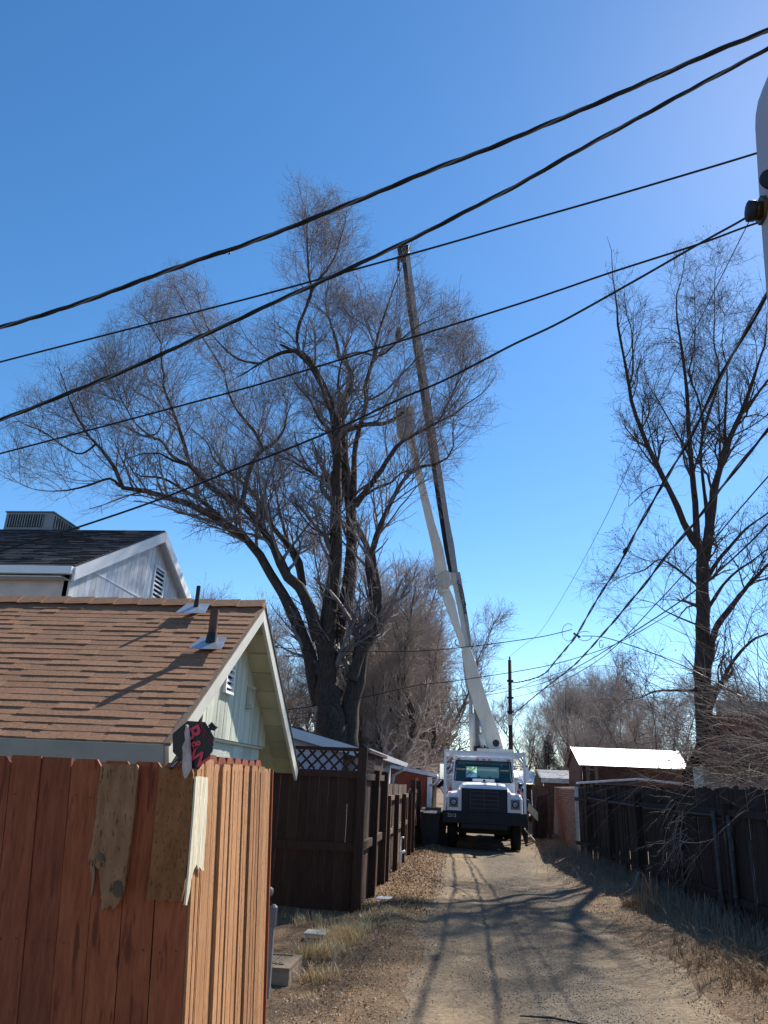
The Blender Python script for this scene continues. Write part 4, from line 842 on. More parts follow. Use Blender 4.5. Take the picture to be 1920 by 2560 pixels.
for i in range(5): hb.tube([at(1190+i*7, 1884, y=BYP-.2), at(1188+i*7+3, 1868-i % 2*5, y=BYP-.25), at(1196+i*7, 1874, y=BYP-.2), at(1199+i*6, 1886, y=BYP-.2)], .022, 5)
hb.build('hose_bundle', M['blackmetal'], lb, True)
pp('valve_box', M['blackmetal'], [(1184, 1866), (1200, 1864), (1201, 1886), (1185, 1886)], BYP-.3, .3, lb)

# worker partly hidden behind the right guard post
def add_skin_person():
    try:
        t = empty('person', (1.80, 26.9, 0), 'worker in a navy jacket half hidden behind the right guard post', 'person')
        vs = [(0, 0, .92), (0, -.05, 1.15), (0, -.10, 1.36), (0, -.12, 1.46), (0, -.15, 1.56), (0, -.17, 1.68), (.17, -.1, 1.38), (.25, -.1, 1.12), (.2, -.3, .96), (.19, -.38, .93), (-.17, -.1, 1.38), (-.25, -.1, 1.12), (-.2, -.3, .96), (-.19, -.38, .93), (.1, 0, .86), (.11, -.03, .48), (.11, .03, .1), (.11, -.12, .05), (-.1, 0, .86), (-.11, .05, .48), (-.11, .1, .1), (-.11, -.04, .05)]
        rs_ = [.15, .14, .15, .06, .06, .09, .075, .055, .04, .035, .075, .055, .04, .035, .1, .07, .05, .045, .1, .07, .05, .045]
        ed = [(0, 1), (1, 2), (2, 3), (3, 4), (4, 5), (2, 6), (6, 7), (7, 8), (8, 9), (2, 10), (10, 11), (11, 12), (12, 13), (0, 14), (14, 15), (15, 16), (16, 17), (0, 18), (18, 19), (19, 20), (20, 21)]
        me = bpy.data.meshes.new('body'); me.from_pydata(vs, ed, [])
        o = bpy.data.objects.new('body', me); COL.objects.link(o); o.modifiers.new('skin', 'SKIN')
        sv = me.skin_vertices[0].data
        for i, r in enumerate(rs_): sv[i].radius = (r, r)
        sv[0].use_root = True
        s_ = o.modifiers.new('sub', 'SUBSURF'); s_.levels = 2; s_.render_levels = 2
        bpy.context.view_layer.update()
        dg = bpy.context.evaluated_depsgraph_get(); me2 = bpy.data.meshes.new_from_object(o.evaluated_get(dg)); me2.name = 'body'
        bpy.data.objects.remove(o)
        for m in ('navy', 'skin', 'jeans'): me2.materials.append(M[m])
        if len(me2.materials) > 3: me2.materials.pop(index=0)
        for p in me2.polygons:
            z = p.center.z; h = abs(p.center.x) > .12 and p.center.y < -.31
            p.material_index = 1 if z > 1.5 or h else 2 if z < .9 else 0; p.use_smooth = True
        o = bpy.data.objects.new('body', me2); COL.objects.link(o); o.parent = t
        X, Y = 1.80, 26.9
        hd = MB()
        for i in range(6):
            pass
        vs = []; fs = []; nn = 12
        for j in range(5):
            a = j/4*math.pi/2; 
            for k in range(nn): b = 2*math.pi*k/nn; vs.append((X+.105*math.cos(a)*math.cos(b), Y-.16+.12*math.cos(a)*math.sin(b), 1.70+.11*math.sin(a)))
        for j in range(4):
            for k in range(nn): fs.append((j*nn+k, j*nn+(k+1) % nn, (j+1)*nn+(k+1) % nn, (j+1)*nn+k))
        MB().add(vs, fs).build('cap', M['blackmetal'], t, True)
    except Exception as e: print('person failed', e)
add_skin_person()
o = MB().prism([at(1321, 2007, y=25.6), at(1345, 2031, y=25.6), at(1345, 2054, y=25.6), at(1319, 2026, y=25.6)], (0, .03, 0)).build('plywood_board', M['plywood'], top=tuple(at(1345, 2054, y=25.6))); tag(o, 'tan plywood board propped at a slant right of the truck', 'board')
o = MB().bar(at(1311, 2071, y=25.3), at(1337, 2102, y=25.0), .03, .03).build('wooden_pole', M['plywood'], top=tuple(at(1337, 2102, y=25.0))); tag(o, 'thin pale stick leaning out beside the right front wheel', 'stick')

# bins left of the truck
for (x, y, lab, rot) in ((-1.05, 24.6, 'black refuse bin nearest the left fence corner, lid ajar', 1), (-.86, 25.4, 'black refuse bin tucked behind the other bin by the truck', 0)):
    t = empty('refuse_bin', (x, y, 0), lab, 'bin', 'black bins left of the truck')
    MB().add([(x-.22, y-.24, .06), (x+.22, y-.24, .06), (x+.22, y+.24, .06), (x-.22, y+.24, .06), (x-.28, y-.30, .92), (x+.28, y-.30, .92), (x+.28, y+.30, .92), (x-.28, y+.30, .92)], [(3, 2, 1, 0), (0, 1, 5, 4), (1, 2, 6, 5), (2, 3, 7, 6), (3, 0, 4, 7), (4, 5, 6, 7)]).build('body', M['blackmetal'], t)
    zz = .14 if rot else .02
    MB().prism([(x-.3, y-.33, .925), (x-.3, y+.3, .925+zz), (x-.3, y+.3, .965+zz), (x-.3, y-.33, .965)], (.6, 0, 0)).build('lid', M['blackmetal'], t)
    MB().tube([(x-.25, y+.34, .85), (x+.25, y+.34, .85)], .018, 6).build('handle', M['blackmetal'], t)
    for sx in (-.2, .2): MB().tube([(x+sx-.03, y+.28, .12), (x+sx+.03, y+.28, .12)], .12, 14).build('wheel', M['tyre'], t)

# ------------------------------------------------------------------ small things by the left fence
gm = empty('gas_meter', (-1.7, 7.3, 0), 'grey pipe stand with valve and meter behind the red fence end', 'meter')
pb = at(666, 2498, z=0); pt = at(681, 2264, y=pb[1])
MB().bar((pb[0], pb[1], -.02), (pb[0]-.005, pb[1], pt[2]-.04), .048, .048).build('post', M['meter_steel'], gm)
MB().tube([(pb[0], pb[1], pt[2]-.16), (pb[0], pb[1], pt[2]-.01), (pb[0], pb[1], pt[2]+.01)], [.036, .036, .015], 8).build('post_cap', M['meter_steel'], gm)
MB().bar((pb[0], pb[1], pt[2]-.08), (pb[0]-.25, pb[1]+.05, pt[2]-.08), .03, .05).build('arm', M['meter_steel'], gm)
MB().bar((pb[0]-.02, pb[1]+.03, .15), (pb[0]-.10, pb[1]+.06, .62), .035, .035).build('brace', M['meter_steel'], gm)
v_ = at(672, 2228, y=7.5); MB().tube([(v_[0]-.12, 7.5, v_[2]), (v_[0]+.02, 7.48, v_[2]), (v_[0]+.04, 7.48, v_[2])], [.04, .04, .03], 12).build('valve', M['meter_steel'], gm, True)
MB().tube([(v_[0]-.04, 7.5, v_[2]-.14), (v_[0]-.04, 7.5, v_[2]+.1)], .02, 8).build('pipe', M['meter_steel'], gm, True)
MB().tube([(v_[0]-.04, 7.5, v_[2]-.10), (v_[0]-.04, 7.5, v_[2]-.06)], .035, 8).build('union', M['meter_steel'], gm)
MB().box(v_[0]-.3, 7.45, v_[2]-.5, v_[0]-.05, 7.62, v_[2]-.18).build('meter_body', M['cooler'], gm, bevel=.03)
vb = empty('utility_vault', (-1.9, 8.1, 0), 'low concrete utility box with a grooved lid on the ground', 'utility box')
X0, X1, Y0, Y1, Z = -2.7, -1.57, 7.75, 8.35, .13
MB().box(X0, Y0, -.1, X1, Y1, Z-.02).build('box', M['concrete'], vb, bevel=.01)
for (a, b) in ((Y0+.03, Y0+.17), (Y0+.23, Y1-.04)):
    ld = MB().box(X0+.05, a, Z-.02, X1-.09, b, Z).build('lid', M['concrete'], vb)
    for i in range(26): x = X0+.08+i*.036; MB().box(x, a+.015, Z, x+.014, b-.015, Z+.006).build('rib', M['concrete'], ld)
MB().box(X0, Y0, Z-.02, X1, Y0+.028, Z+.012).box(X0, Y1-.035, Z-.02, X1, Y1, Z+.012).box(X1-.085, Y0+.028, Z-.02, X1, Y1-.035, Z+.012).build('rim', M['concrete'], vb)
wb = empty('utility_box', (-1.8, 9.8, 0), 'small weathered white box half buried in the dry grass', 'utility box')
a = at(759, 2376, y=9.75); b = at(807, 2374, y=9.75); zt = at(780, 2338, y=9.75)[2]
MB().box(a[0], 9.75, -.02, b[0], 9.98, zt).build('box', M['boxgrey'], wb, bevel=.01)
MB().box(a[0]-.012, 9.735, zt, b[0]+.012, 9.995, zt+.02).build('lid', M['boxgrey'], wb, bevel=.006)
for i in range(3): z = zt-.03-.045*i; MB().box(a[0]+.03, 9.743, z-.012, b[0]-.03, 9.749, z).build('groove_strip', M['concrete'], wb)
vs = []; cxy = at(970, 2300, z=.03); fs = []
for j in range(7):
    a = (j/6-.5)*math.pi
    for k in range(14): b = 2*math.pi*k/14; vs.append((cxy[0]+.15*math.cos(a)*math.cos(b)*(1+.08*math.sin(3*b)), cxy[1]+.10*math.cos(a)*math.sin(b), .05+.062*math.sin(a)*(1+.1*math.cos(b*2))+.02))
for j in range(6):
    for k in range(14): fs.append((j*14+k, j*14+(k+1) % 14, (j+1)*14+(k+1) % 14, (j+1)*14+k))
tag(MB().add(vs, fs).build('rock', M['rock'], smooth=True, top=(cxy[0], cxy[1], 0)), 'smooth purplish grey rock on the left bank', 'rock')
c = at(960, 2252, z=.05); tag(MB().prism([(c[0]-.12, c[1]-.1, .075), (c[0]+.1, c[1]-.07, .08), (c[0]+.12, c[1]+.12, .09), (c[0]-.1, c[1]+.1, .085)], (0, 0, .008)).build('paper_scrap', M['paper'], top=tuple(c)), 'flat white scrap lying at the foot of the lattice fence', 'scrap')
pv = empty('white_pipe', (-1.4, 19, 0), 'white plastic pipe stub with elbow against the brown fence', 'pipe')
a = at(1001, 2140, y=18.2); MB().tube([(a[0], 18.2, 0), (a[0], 18.2, .32), (a[0]+.1, 18.2, .36)], .035, 8).build('stub', M['white'], pv, True)
MB().tube([(a[0]-.02, 18.4, .3), (a[0]-.02, 18.4, .62), (a[0]+.05, 18.4, .62)], .025, 8).build('riser', M['white'], pv, True)
for (px, py, L, lab) in ((1380, 2548, .5, 'long dark twig lying at the bottom of the track'), (1010, 2312, .12, 'short brown stick beside the grey rock')):
    p = at(px, py, z=.03); tag(MB().tube([(p[0]-L/2, p[1]+.03, p[2]), (p[0], p[1], p[2]+.01), (p[0]+L/2, p[1]-.08, p[2])], [.006, .009, .005], 5).build('stick', M['bark_dark'], top=tuple(p)), lab, 'stick')
fr = empty('broken_frame', (2.9, 15.5, 0), 'bent white metal frame leaning in the weeds under the right fence', 'frame')
ps = [at(1577, 2232, y=15.2), at(1597, 2180, y=15.2), at(1615, 2190, y=15.4), at(1609, 2215, y=15.4)]
for i, (a, b) in enumerate(zip(ps[:-1], ps[1:])): MB().bar(a, b, .022, .022).build('frame_bar', M['cooler'], fr)

# ------------------------------------------------------------------ octagonal sign on the fence corner
sgp = at(482, 1862, y=3.44)
sg = empty('yard_sign', tuple(sgp), 'tilted black octagonal security sign with red lettering on the fence corner', 'sign')
oc = [(430, 1832), (440, 1812), (470, 1803), (512, 1807), (529, 1826), (535, 1850), (531, 1880), (517, 1908), (500, 1922), (480, 1924), (452, 1905), (431, 1878)]
oc = [(431, 1835), (469, 1802), (513, 1805), (535, 1843), (531, 1878), (494, 1925), (466, 1915), (432, 1880)]
MB().prism([at(x, y, y=3.44) for x, y in oc], (0, .006, 0)).build('sign_plate', M['signblack'], sg)
def tpx(txt, size, c, e0, e1, m, **k):
    a = at(*e0, y=3.434); b = at(*e1, y=3.434); d = Vector(b-a).normalized(); d.y = 0; d.normalize(); up = Vector((-d.z, 0, d.x))
    place_text('lettering', txt, size, M[m], sg, tuple(at(*c, y=3.434)), d, up, extrude=.001, **k)
tpx('B', .098, (480, 1832), (470, 1803), (508, 1910), 'signred', bold=True)
tpx('&', .058, (490, 1862), (470, 1803), (508, 1910), 'signred', bold=True)
tpx('W', .086, (495, 1897), (474, 1878), (508, 1905), 'signred', bold=True)
tpx('PROTECTED', .021, (516, 1836), (503, 1812), (530, 1858), 'signdull')
tpx('BY', .019, (512, 1842), (503, 1820), (524, 1860), 'signdull')
MB().bar(at(536, 1812, y=3.46), at(425, 1922, y=3.46), .018, .012).build('stake', M['blackmetal'], sg)
MB().bar(at(537, 1811, y=3.46), at(528, 1821, y=3.46), .03, .03).build('stake_end', M['blackmetal'], sg)
MB().prism([at(x, y, y=3.41) for x, y in ((464, 1811), (468, 1813), (471, 1840), (473, 1870), (475, 1905), (475, 1920), (469, 1932), (461, 1946), (458, 1938), (455, 1920), (457, 1882), (455, 1868), (463, 1850), (461, 1838), (463, 1825))], (.004, .012, 0)).build('broken_flap', M['signback'], sg)
bl = at(428, 1918, y=3.45)
MB().prism([at(x, y, y=3.45) for x, y in ((425, 1917), (441, 1903), (446, 1903), (432, 1917))], (0, .01, 0)).build('bracket', M['bezel'], sg)

# ------------------------------------------------------------------ post guard at the right edge of the view
pg = empty('guard_post', (.47, .9, 0), 'pale rounded post cover with a dull brass bolt at the right frame edge', 'post')
pl = [at(x, y, y=.9) for x, y in ((1955, 1300), (1921, 870), (1912, 760), (1900, 600), (1893, 500), (1887, 400), (1883, 330), (1884, 300), (1890, 265), (1902, 232), (1920, 205), (1950, 185))]
pl = [np.array([p[0], .9, p[2]]) for p in pl]; xr = pl[-1][0]; tp = pl+[np.array([2*xr-p[0], .9, p[2]]) for p in pl[-2::-1]]
tp[0] = np.array([tp[0][0], .9, 0]); tp[-1] = np.array([tp[-1][0], .9, 0])
MB().prism(tp, (0, -.05, 0)).build('cover', M['pinkgrey'], pg, bevel=.008)
h = at(1930, 450, y=.848); MB().tube([(h[0], .849, h[2]), (h[0], .845, h[2])], .016, 20).build('hole', M['blackmetal'], pg)
a = at(1922, 525, y=.88); b = at(1874, 528, y=.88)
dv = (b-a)/np.linalg.norm(b-a)
MB().tube([a, a+dv*.012], .019, 6).build('nut', M['brass'], pg)
MB().tube([a+dv*.012, b], .012, 12).build('bolt', M['brass'], pg, True)
MB().tube([b-dv*.006, b+dv*.002], .014, 12).build('bolt_head', M['blackmetal'], pg, True)

# ------------------------------------------------------------------ utility pole
UX, UY = 2.14, 39.4
up_ = empty('utility_pole', (UX, UY, 0), 'dark wooden utility pole beyond the truck with a white marker', 'utility pole')
zt = at(1274, 1650, y=UY)[2]
MB().tube([(UX, UY, 0), (UX, UY, zt)], [.12, .085], 12).build('pole', M['creosote'], up_, True)
MB().tube([(UX, UY, zt), (UX, UY, zt+.1), (UX, UY, zt+.18)], [.02, .05, .02], 8).build('insulator', M['blackmetal'], up_)
z_ = at(1273, 1800, y=UY)[2]; MB().box(UX-.11, UY-.14, z_-.25, UX+.1, UY-.10, z_+.25).build('marker_plate', M['boxgrey'], up_)
for py in (1703, 1745, 1780): z_ = at(1273, py, y=UY)[2]; MB().box(UX-.16, UY-.16, z_-.05, UX+.16, UY-.08, z_+.05).build('bracket', M['blackmetal'], up_)
# ------------------------------------------------------------------ wires
def smooth_path(P, n=12):
    P = [np.array(p, float) for p in P]; out = []
    for i in range(len(P)-1):
        p0 = P[max(i-1, 0)]; p1 = P[i]; p2 = P[i+1]; p3 = P[min(i+2, len(P)-1)]
        for k in range(n):
            t = k/n; out.append(.5*((2*p1)+(-p0+p2)*t+(2*p0-5*p1+4*p2-p3)*t*t+(-p0+3*p1-3*p2+p3)*t**3))
    out.append(P[-1]); return out
def wire(P, r, label, strands=1, pitch=1.1, name='overhead_wire', group=None, mk='black'):
    S = smooth_path(P); mbw = MB()
    if strands == 1: o = MB().tube(S, r, 6).build(name, M[mk], smooth=True, top=tuple(S[0]))
    else:
        # resample evenly, then twist the strands round each other
        S = np.array(S); L = np.concatenate([[0], np.cumsum(np.linalg.norm(np.diff(S, axis=0), axis=1))]); n = int(L[-1]/.06); u = np.linspace(0, L[-1], n)
        C_ = np.stack([np.interp(u, L, S[:, i]) for i in range(3)], 1)
        t = np.gradient(C_, axis=0); t /= np.linalg.norm(t, axis=1)[:, None]; s_ = np.cross(t, [0, 0, 1]); s_ /= np.linalg.norm(s_, axis=1)[:, None]; v = np.cross(s_, t)
        root = None
        for k in range(strands):
            a = 2*math.pi*(u/pitch)+k*2*math.pi/strands; Pk = C_+(s_*np.cos(a)[:, None]+v*np.sin(a)[:, None])*r*.8
            if root is None: root = empty(name, tuple(S[0]), label, 'cable', group)
            MB().tube(list(Pk), r*(.95 if k else .7), 6).build('strand', M['black'] if k else M['cable_grey'], root, True)
        return root
    return tag(o, label, 'cable', group)
def ylin(p, x0=0, y0=6.2, x1=1920, y1=4.2): return y0+(y1-y0)*(p[0]-x0)/(x1-x0)
def drop(pts, y0, y1): return [at(x, y, y=ylin((x, y), 0, y0, 1920, y1)) for x, y in pts]
G1 = 'service wires crossing the sky'
wire(drop([(-150, 868), (0, 819), (175, 766), (313, 716), (520, 641), (573, 626), (700, 578), (860, 515), (1080, 425), (1250, 360), (1414, 291), (1586, 218), (1760, 140), (1920, 76), (2050, 20)], 6.4, 5.0), .014, 'topmost thick twisted cable crossing the sky', 3, .95, group=G1)
p = at(573, 626, y=5.98); wire([p, at(575, 632, y=5.97), at(571, 636, y=5.97)], .006, 'small frayed tie hanging from the topmost cable', name='cable_tie')
wire(drop([(-150, 1100), (0, 1050), (169, 984), (313, 926), (520, 833), (700, 750), (850, 682), (997, 613), (1080, 572), (1180, 521), (1280, 470), (1404, 400), (1540, 325), (1688, 245), (1800, 185), (1920, 121), (2050, 50)], 6.0, 4.8), .0115, 'second thick twisted cable, sweeping down to the left edge', 3, .95, group=G1)
wire(drop([(-150, 945), (0, 905), (520, 772), (700, 725), (1080, 620), (1280, 562), (1560, 482), (1885, 385), (2050, 330)], 8.2, 6.6), .0115, 'thin wire running between the two thick twisted cables at left', group=G1)
wire(drop([(-150, 1170), (0, 1134), (520, 996), (700, 945), (1000, 853), (1280, 765), (1400, 725), (1534, 679), (1748, 610), (1885, 560), (2050, 510)], 8.8, 7.2), .0115, 'thin wire below the twisted cables, passing the middle of the tree', group=G1)
wire(drop([(-200, 1450), (0, 1378), (183, 1322), (394, 1250), (600, 1168), (700, 1130), (860, 1064), (1008, 994), (1112, 950), (1280, 863), (1400, 806), (1580, 706), (1751, 608), (1838, 560), (1880, 536), (2050, 440)], 9.2, 7.4), .013, 'lowest sky wire, coming down over the black roof', group=G1)
# cables along the alley: in the vertical plane from the far pole to beyond the camera
pA = np.array([2.14, 39.4, 0]); pB = np.array([3.35, 8, 0]); nn = np.cross(pB-pA, [0, 0, 1])
def al_(pts, off=0): return [atp(x, y, pA+np.array([off, 0, 0]), nn) for x, y in pts]
G2 = 'cables strung down the alley'
wire(al_([(1275, 1706), (1300, 1705), (1355, 1688), (1395, 1645), (1440, 1590), (1480, 1520), (1530, 1440), (1560, 1390), (1600, 1310), (1655, 1215), (1730, 1085), (1800, 945), (1905, 757), (1960, 650)]), .018, 'thick cable bundle climbing steeply past the right tree', 2, 2.6, group=G2)
wire(al_([(1275, 1795), (1301, 1771), (1360, 1722), (1433, 1665), (1502, 1591), (1600, 1475), (1680, 1372), (1742, 1300), (1830, 1185), (1920, 1075), (1990, 990)], .1), .016, 'lower thick cable bundle rising to the right edge', 2, 2.4, group=G2)
wire(al_([(1275, 1640), (1310, 1612), (1350, 1580), (1416, 1476), (1511, 1300), (1597, 1112), (1700, 900), (1868, 563), (1900, 500)], -.1), .006, 'hair-thin wire rising from the tip of the far pole', group=G2)
wire(al_([(1275, 1725), (1355, 1708), (1457, 1660), (1600, 1570), (1740, 1475), (1850, 1380), (1930, 1300)], .3), .011, 'thin cable fanning right from the pole above the thicket', group=G2)
wire(al_([(1275, 1745), (1330, 1732), (1400, 1705), (1510, 1640), (1640, 1510), (1740, 1400), (1860, 1260), (1930, 1180)], .2), .009, 'thin cable between the two thick bundles', group=G2)
G3 = 'wires crossing low between the yards'
def dd(pts, y0, y1): return [at(x, y, y=y0+(y1-y0)*k/(len(pts)-1)) for k, (x, y) in enumerate(pts)]
wire(dd([(640, 1612), (682, 1617), (800, 1628), (910, 1629), (1040, 1628), (1178, 1616), (1340, 1594), (1410, 1579), (1430, 1573)], 21, 22), .012, 'black wire sagging in front of the big tree trunks', group=G3)
wire(dd([(600, 1770), (717, 1774), (900, 1745), (1040, 1714), (1140, 1702), (1340, 1670), (1457, 1640), (1560, 1600), (1700, 1520)], 21, 20), .010, 'second low wire crossing the boom, slightly lower', group=G3)
wire(dd([(700, 1800), (900, 1782), (1093, 1758), (1213, 1739), (1290, 1722), (1340, 1702), (1420, 1676)], 33, 38), .014, 'lowest double wire reaching the far pole from the left', group=G3)
wire(dd([(740, 1784), (900, 1772), (1093, 1748), (1213, 1730), (1290, 1715)], 33, 38), .012, 'wire just above the lowest one, reaching the far pole', group=G3)
wire(dd([(1455, 1590), (1502, 1592), (1560, 1608), (1650, 1640), (1740, 1680), (1860, 1745)], 20, 14), .011, 'cable dropping from the hanging loop into the thicket', group=G3)
lp = MB()
for k_, (cx, cy, rx, ry) in enumerate(((1421, 1581, 16, 22), (1462, 1590, 18, 12), (1503, 1610, 5, 10))):
    lp.tube([atp(cx+rx*math.cos(a*.449), cy+ry*math.sin(a*.449), pA, nn) for a in range(13)], .008, 5)
o = lp.build('cable_loop', M['black'], smooth=True, top=tuple(atp(1440, 1588, pA, nn))); tag(o, 'coiled spare cable loops hanging at the wire junction', 'cable loop')
jn = MB(); 
for a, b in (((1436, 1584), (1449, 1592)), ((1560, 1380), (1566, 1372))): jn.tube([atp(*a, pA, nn), atp(*b, pA, nn)], .032, 8)
o = jn.build('splice', M['black'], top=tuple(atp(1442, 1588, pA, nn))); tag(o, 'black splice boxes clamped on the climbing cable', 'splice')
for off, lab in ((0, 'left pole stay going down to the truck side'), (1, 'right pole stay fanning down behind the gate')):
    wire([(UX, UY, 5.5), (UX+(-1.6 if not off else 2.2), UY+1, 1.8)], .01, lab, group='stays of the far pole')

# ------------------------------------------------------------------ trees
def tubes(P, R, S=3):
    """P (N,K,3), R (N,K) -> verts, quads"""
    N, K, _ = P.shape; t = np.empty_like(P); t[:, 1:-1] = P[:, 2:]-P[:, :-2]; t[:, 0] = P[:, 1]-P[:, 0]; t[:, -1] = P[:, -1]-P[:, -2]
    t /= np.linalg.norm(t, axis=2)[..., None]+1e-9; ref = NR.normal(0, 1, (N, 1, 3)); a = np.cross(t, ref); a /= np.linalg.norm(a, axis=2)[..., None]+1e-9; b = np.cross(t, a)
    an = np.arange(S)*2*math.pi/S; V = P[:, :, None]+(a[:, :, None]*np.cos(an)[None, None, :, None]+b[:, :, None]*np.sin(an)[None, None, :, None])*R[:, :, None, None]
    base = (np.arange(N)*K*S)[:, None, None]+(np.arange(K-1)*S)[None, :, None]+np.arange(S)[None, None]; nx = (np.arange(N)*K*S)[:, None, None]+(np.arange(K-1)*S)[None, :, None]+((np.arange(S)+1) % S)[None, None]
    return V.reshape(-1, 3), np.stack([base, nx, nx+S, base+S], -1).reshape(-1, 4)
def resample(P, K):
    P = np.array(smooth_path(P, 6)); L = np.concatenate([[0], np.cumsum(np.linalg.norm(np.diff(P, axis=0), axis=1))]); u = np.linspace(0, L[-1], K); return np.stack([np.interp(u, L, P[:, i]) for i in range(3)], 1), L[-1]
def spawn(P, R, n, length, K, ang=(.5, 1.1), up=.25, wob=.12, tmin=.15, rfac=.55, outdir=None, rmin=.004, down=0.0, lenpow=.6, rng=None, thin=0):
    """n children in all spread over parents by length"""
    g = rng or NR; N, Kp, _ = P.shape; seg = np.linalg.norm(np.diff(P, axis=1), axis=2).sum(1); seg = seg/(R[:, Kp//2]+thin) if thin else seg; pr = seg/seg.sum()
    idx = g.choice(N, n, p=pr); t = tmin+(1-tmin)*g.uniform(0, 1, n)**.85; f = t*(Kp-1); i0 = np.minimum(f.astype(int), Kp-2); fr_ = (f-i0)[:, None]
    p = P[idx, i0]*(1-fr_)+P[idx, i0+1]*fr_; r = R[idx, i0]*(1-fr_[:, 0])+R[idx, i0+1]*fr_[:, 0]; d = P[idx, i0+1]-P[idx, i0]; d /= np.linalg.norm(d, axis=1)[:, None]+1e-9
    rv = g.normal(0, 1, (n, 3)); rv -= d*(rv*d).sum(1)[:, None]; rv /= np.linalg.norm(rv, axis=1)[:, None]; a = g.uniform(*ang, n)[:, None]
    dr = d*np.cos(a)+rv*np.sin(a); dr[:, 2] += up; dr /= np.linalg.norm(dr, axis=1)[:, None]
    L = length*g.uniform(.45, 1.2, n)*(1-.55*t**2); Q = np.empty((n, K, 3)); Q[:, 0] = p; cur = dr
    for k in range(1, K):
        cur = cur+g.normal(0, wob, (n, 3)); cur[:, 2] += up*.15-down*(k/K); cur /= np.linalg.norm(cur, axis=1)[:, None]; Q[:, k] = Q[:, k-1]+cur*(L/(K-1))[:, None]
    r0_ = np.maximum(r*rfac, rmin)[:, None]*np.linspace(1, .35, K)[None]; return Q, np.maximum(r0_, rmin*.5)
def inpoly(x, y, poly):
    c = np.zeros(len(x), bool); n = len(poly)
    for i in range(n):
        x0, y0 = poly[i]; x1, y1 = poly[(i+1) % n]
        if y0 == y1: continue
        k = ((y0 > y) != (y1 > y)) & (x < (x1-x0)*(y-y0)/(y1-y0)+x0); c ^= k
    return c
def prune(Q, R, poly):
    if poly is None: return Q, R
    u, v = proj(Q[:, -1]); u2, v2 = proj(Q[:, Q.shape[1]//2]); k = inpoly(u+NR.normal(0, 14, len(u)), v+NR.normal(0, 14, len(u)), poly); return Q[k], R[k]
def make_tree(name, org, limbs, label, group, levels, poly=None, bark='bark', twig='twig', trunk_S=9, bumpy=.06, balls=0):
    """limbs: list of (pts3d, r0, r1); levels: list of dict(spawn args)"""
    t = empty(name, org, label, 'tree', group); og = np.array(org, float); VV = []; QQ = []; nb = 0; K = 22; LP = []; LR = []
    for pts, ra, rb in limbs:
        C_, L = resample(pts, K); C_[1:-1] += NR.normal(0, .012*(ra+rb)*2, (K-2, 3)); rb = rb*.3 if rb < .05 else rb; R = ra+(rb-ra)*np.linspace(0, 1, K)**.85; LP.append(C_); LR.append(R)
    P = np.array(LP); R = np.array(LR); Rn = R*(1+NR.normal(0, bumpy, R.shape)); V, Q = tubes(P, Rn, trunk_S)
    V = V+NR.normal(0, 1, V.shape)*np.repeat(Rn.ravel(), trunk_S)[:, None]*.07
    link('trunk', rawmesh('trunk', V-og, Q, True), M[bark], t)
    VV = []; QQ = []; nb = 0; cp, crr = P, R
    allp = []
    for li, lv in enumerate(levels):
        lv = dict(lv); S = lv.pop('S', 3); src = lv.pop('src', None)
        if src == 'both' and len(allp) > 1: pass
        Qp, Qr = spawn(cp, crr, **lv); Qp, Qr = prune(Qp, Qr, poly); V, Q = tubes(Qp, Qr, S); VV.append(V); QQ.append(Q+nb); nb += len(V)
        cp, crr = Qp, Qr; allp.append((Qp, Qr))
    V = np.concatenate(VV)-og; Q = np.concatenate(QQ); link('crown', rawmesh('crown', V, Q), M[twig], t)
    if balls:
        c_ = cp[NR.choice(len(cp), balls), -1]; o_ = np.array([[1, 0, 0], [0, 1, 0], [-1, 0, 0], [0, -1, 0], [0, 0, 1], [0, 0, -1]])*.022; V = (c_[:, None]+o_[None]).reshape(-1, 3)-og
        tt = np.array([[0, 1, 4], [1, 2, 4], [2, 3, 4], [3, 0, 4], [1, 0, 5], [2, 1, 5], [3, 2, 5], [0, 3, 5]]); b_ = link('seed_balls', rawmesh('seed_balls', V, (np.arange(balls)[:, None, None]*6+tt[None]).reshape(-1, 3)), M[bark], t); b_['kind'] = 'stuff'
    return t

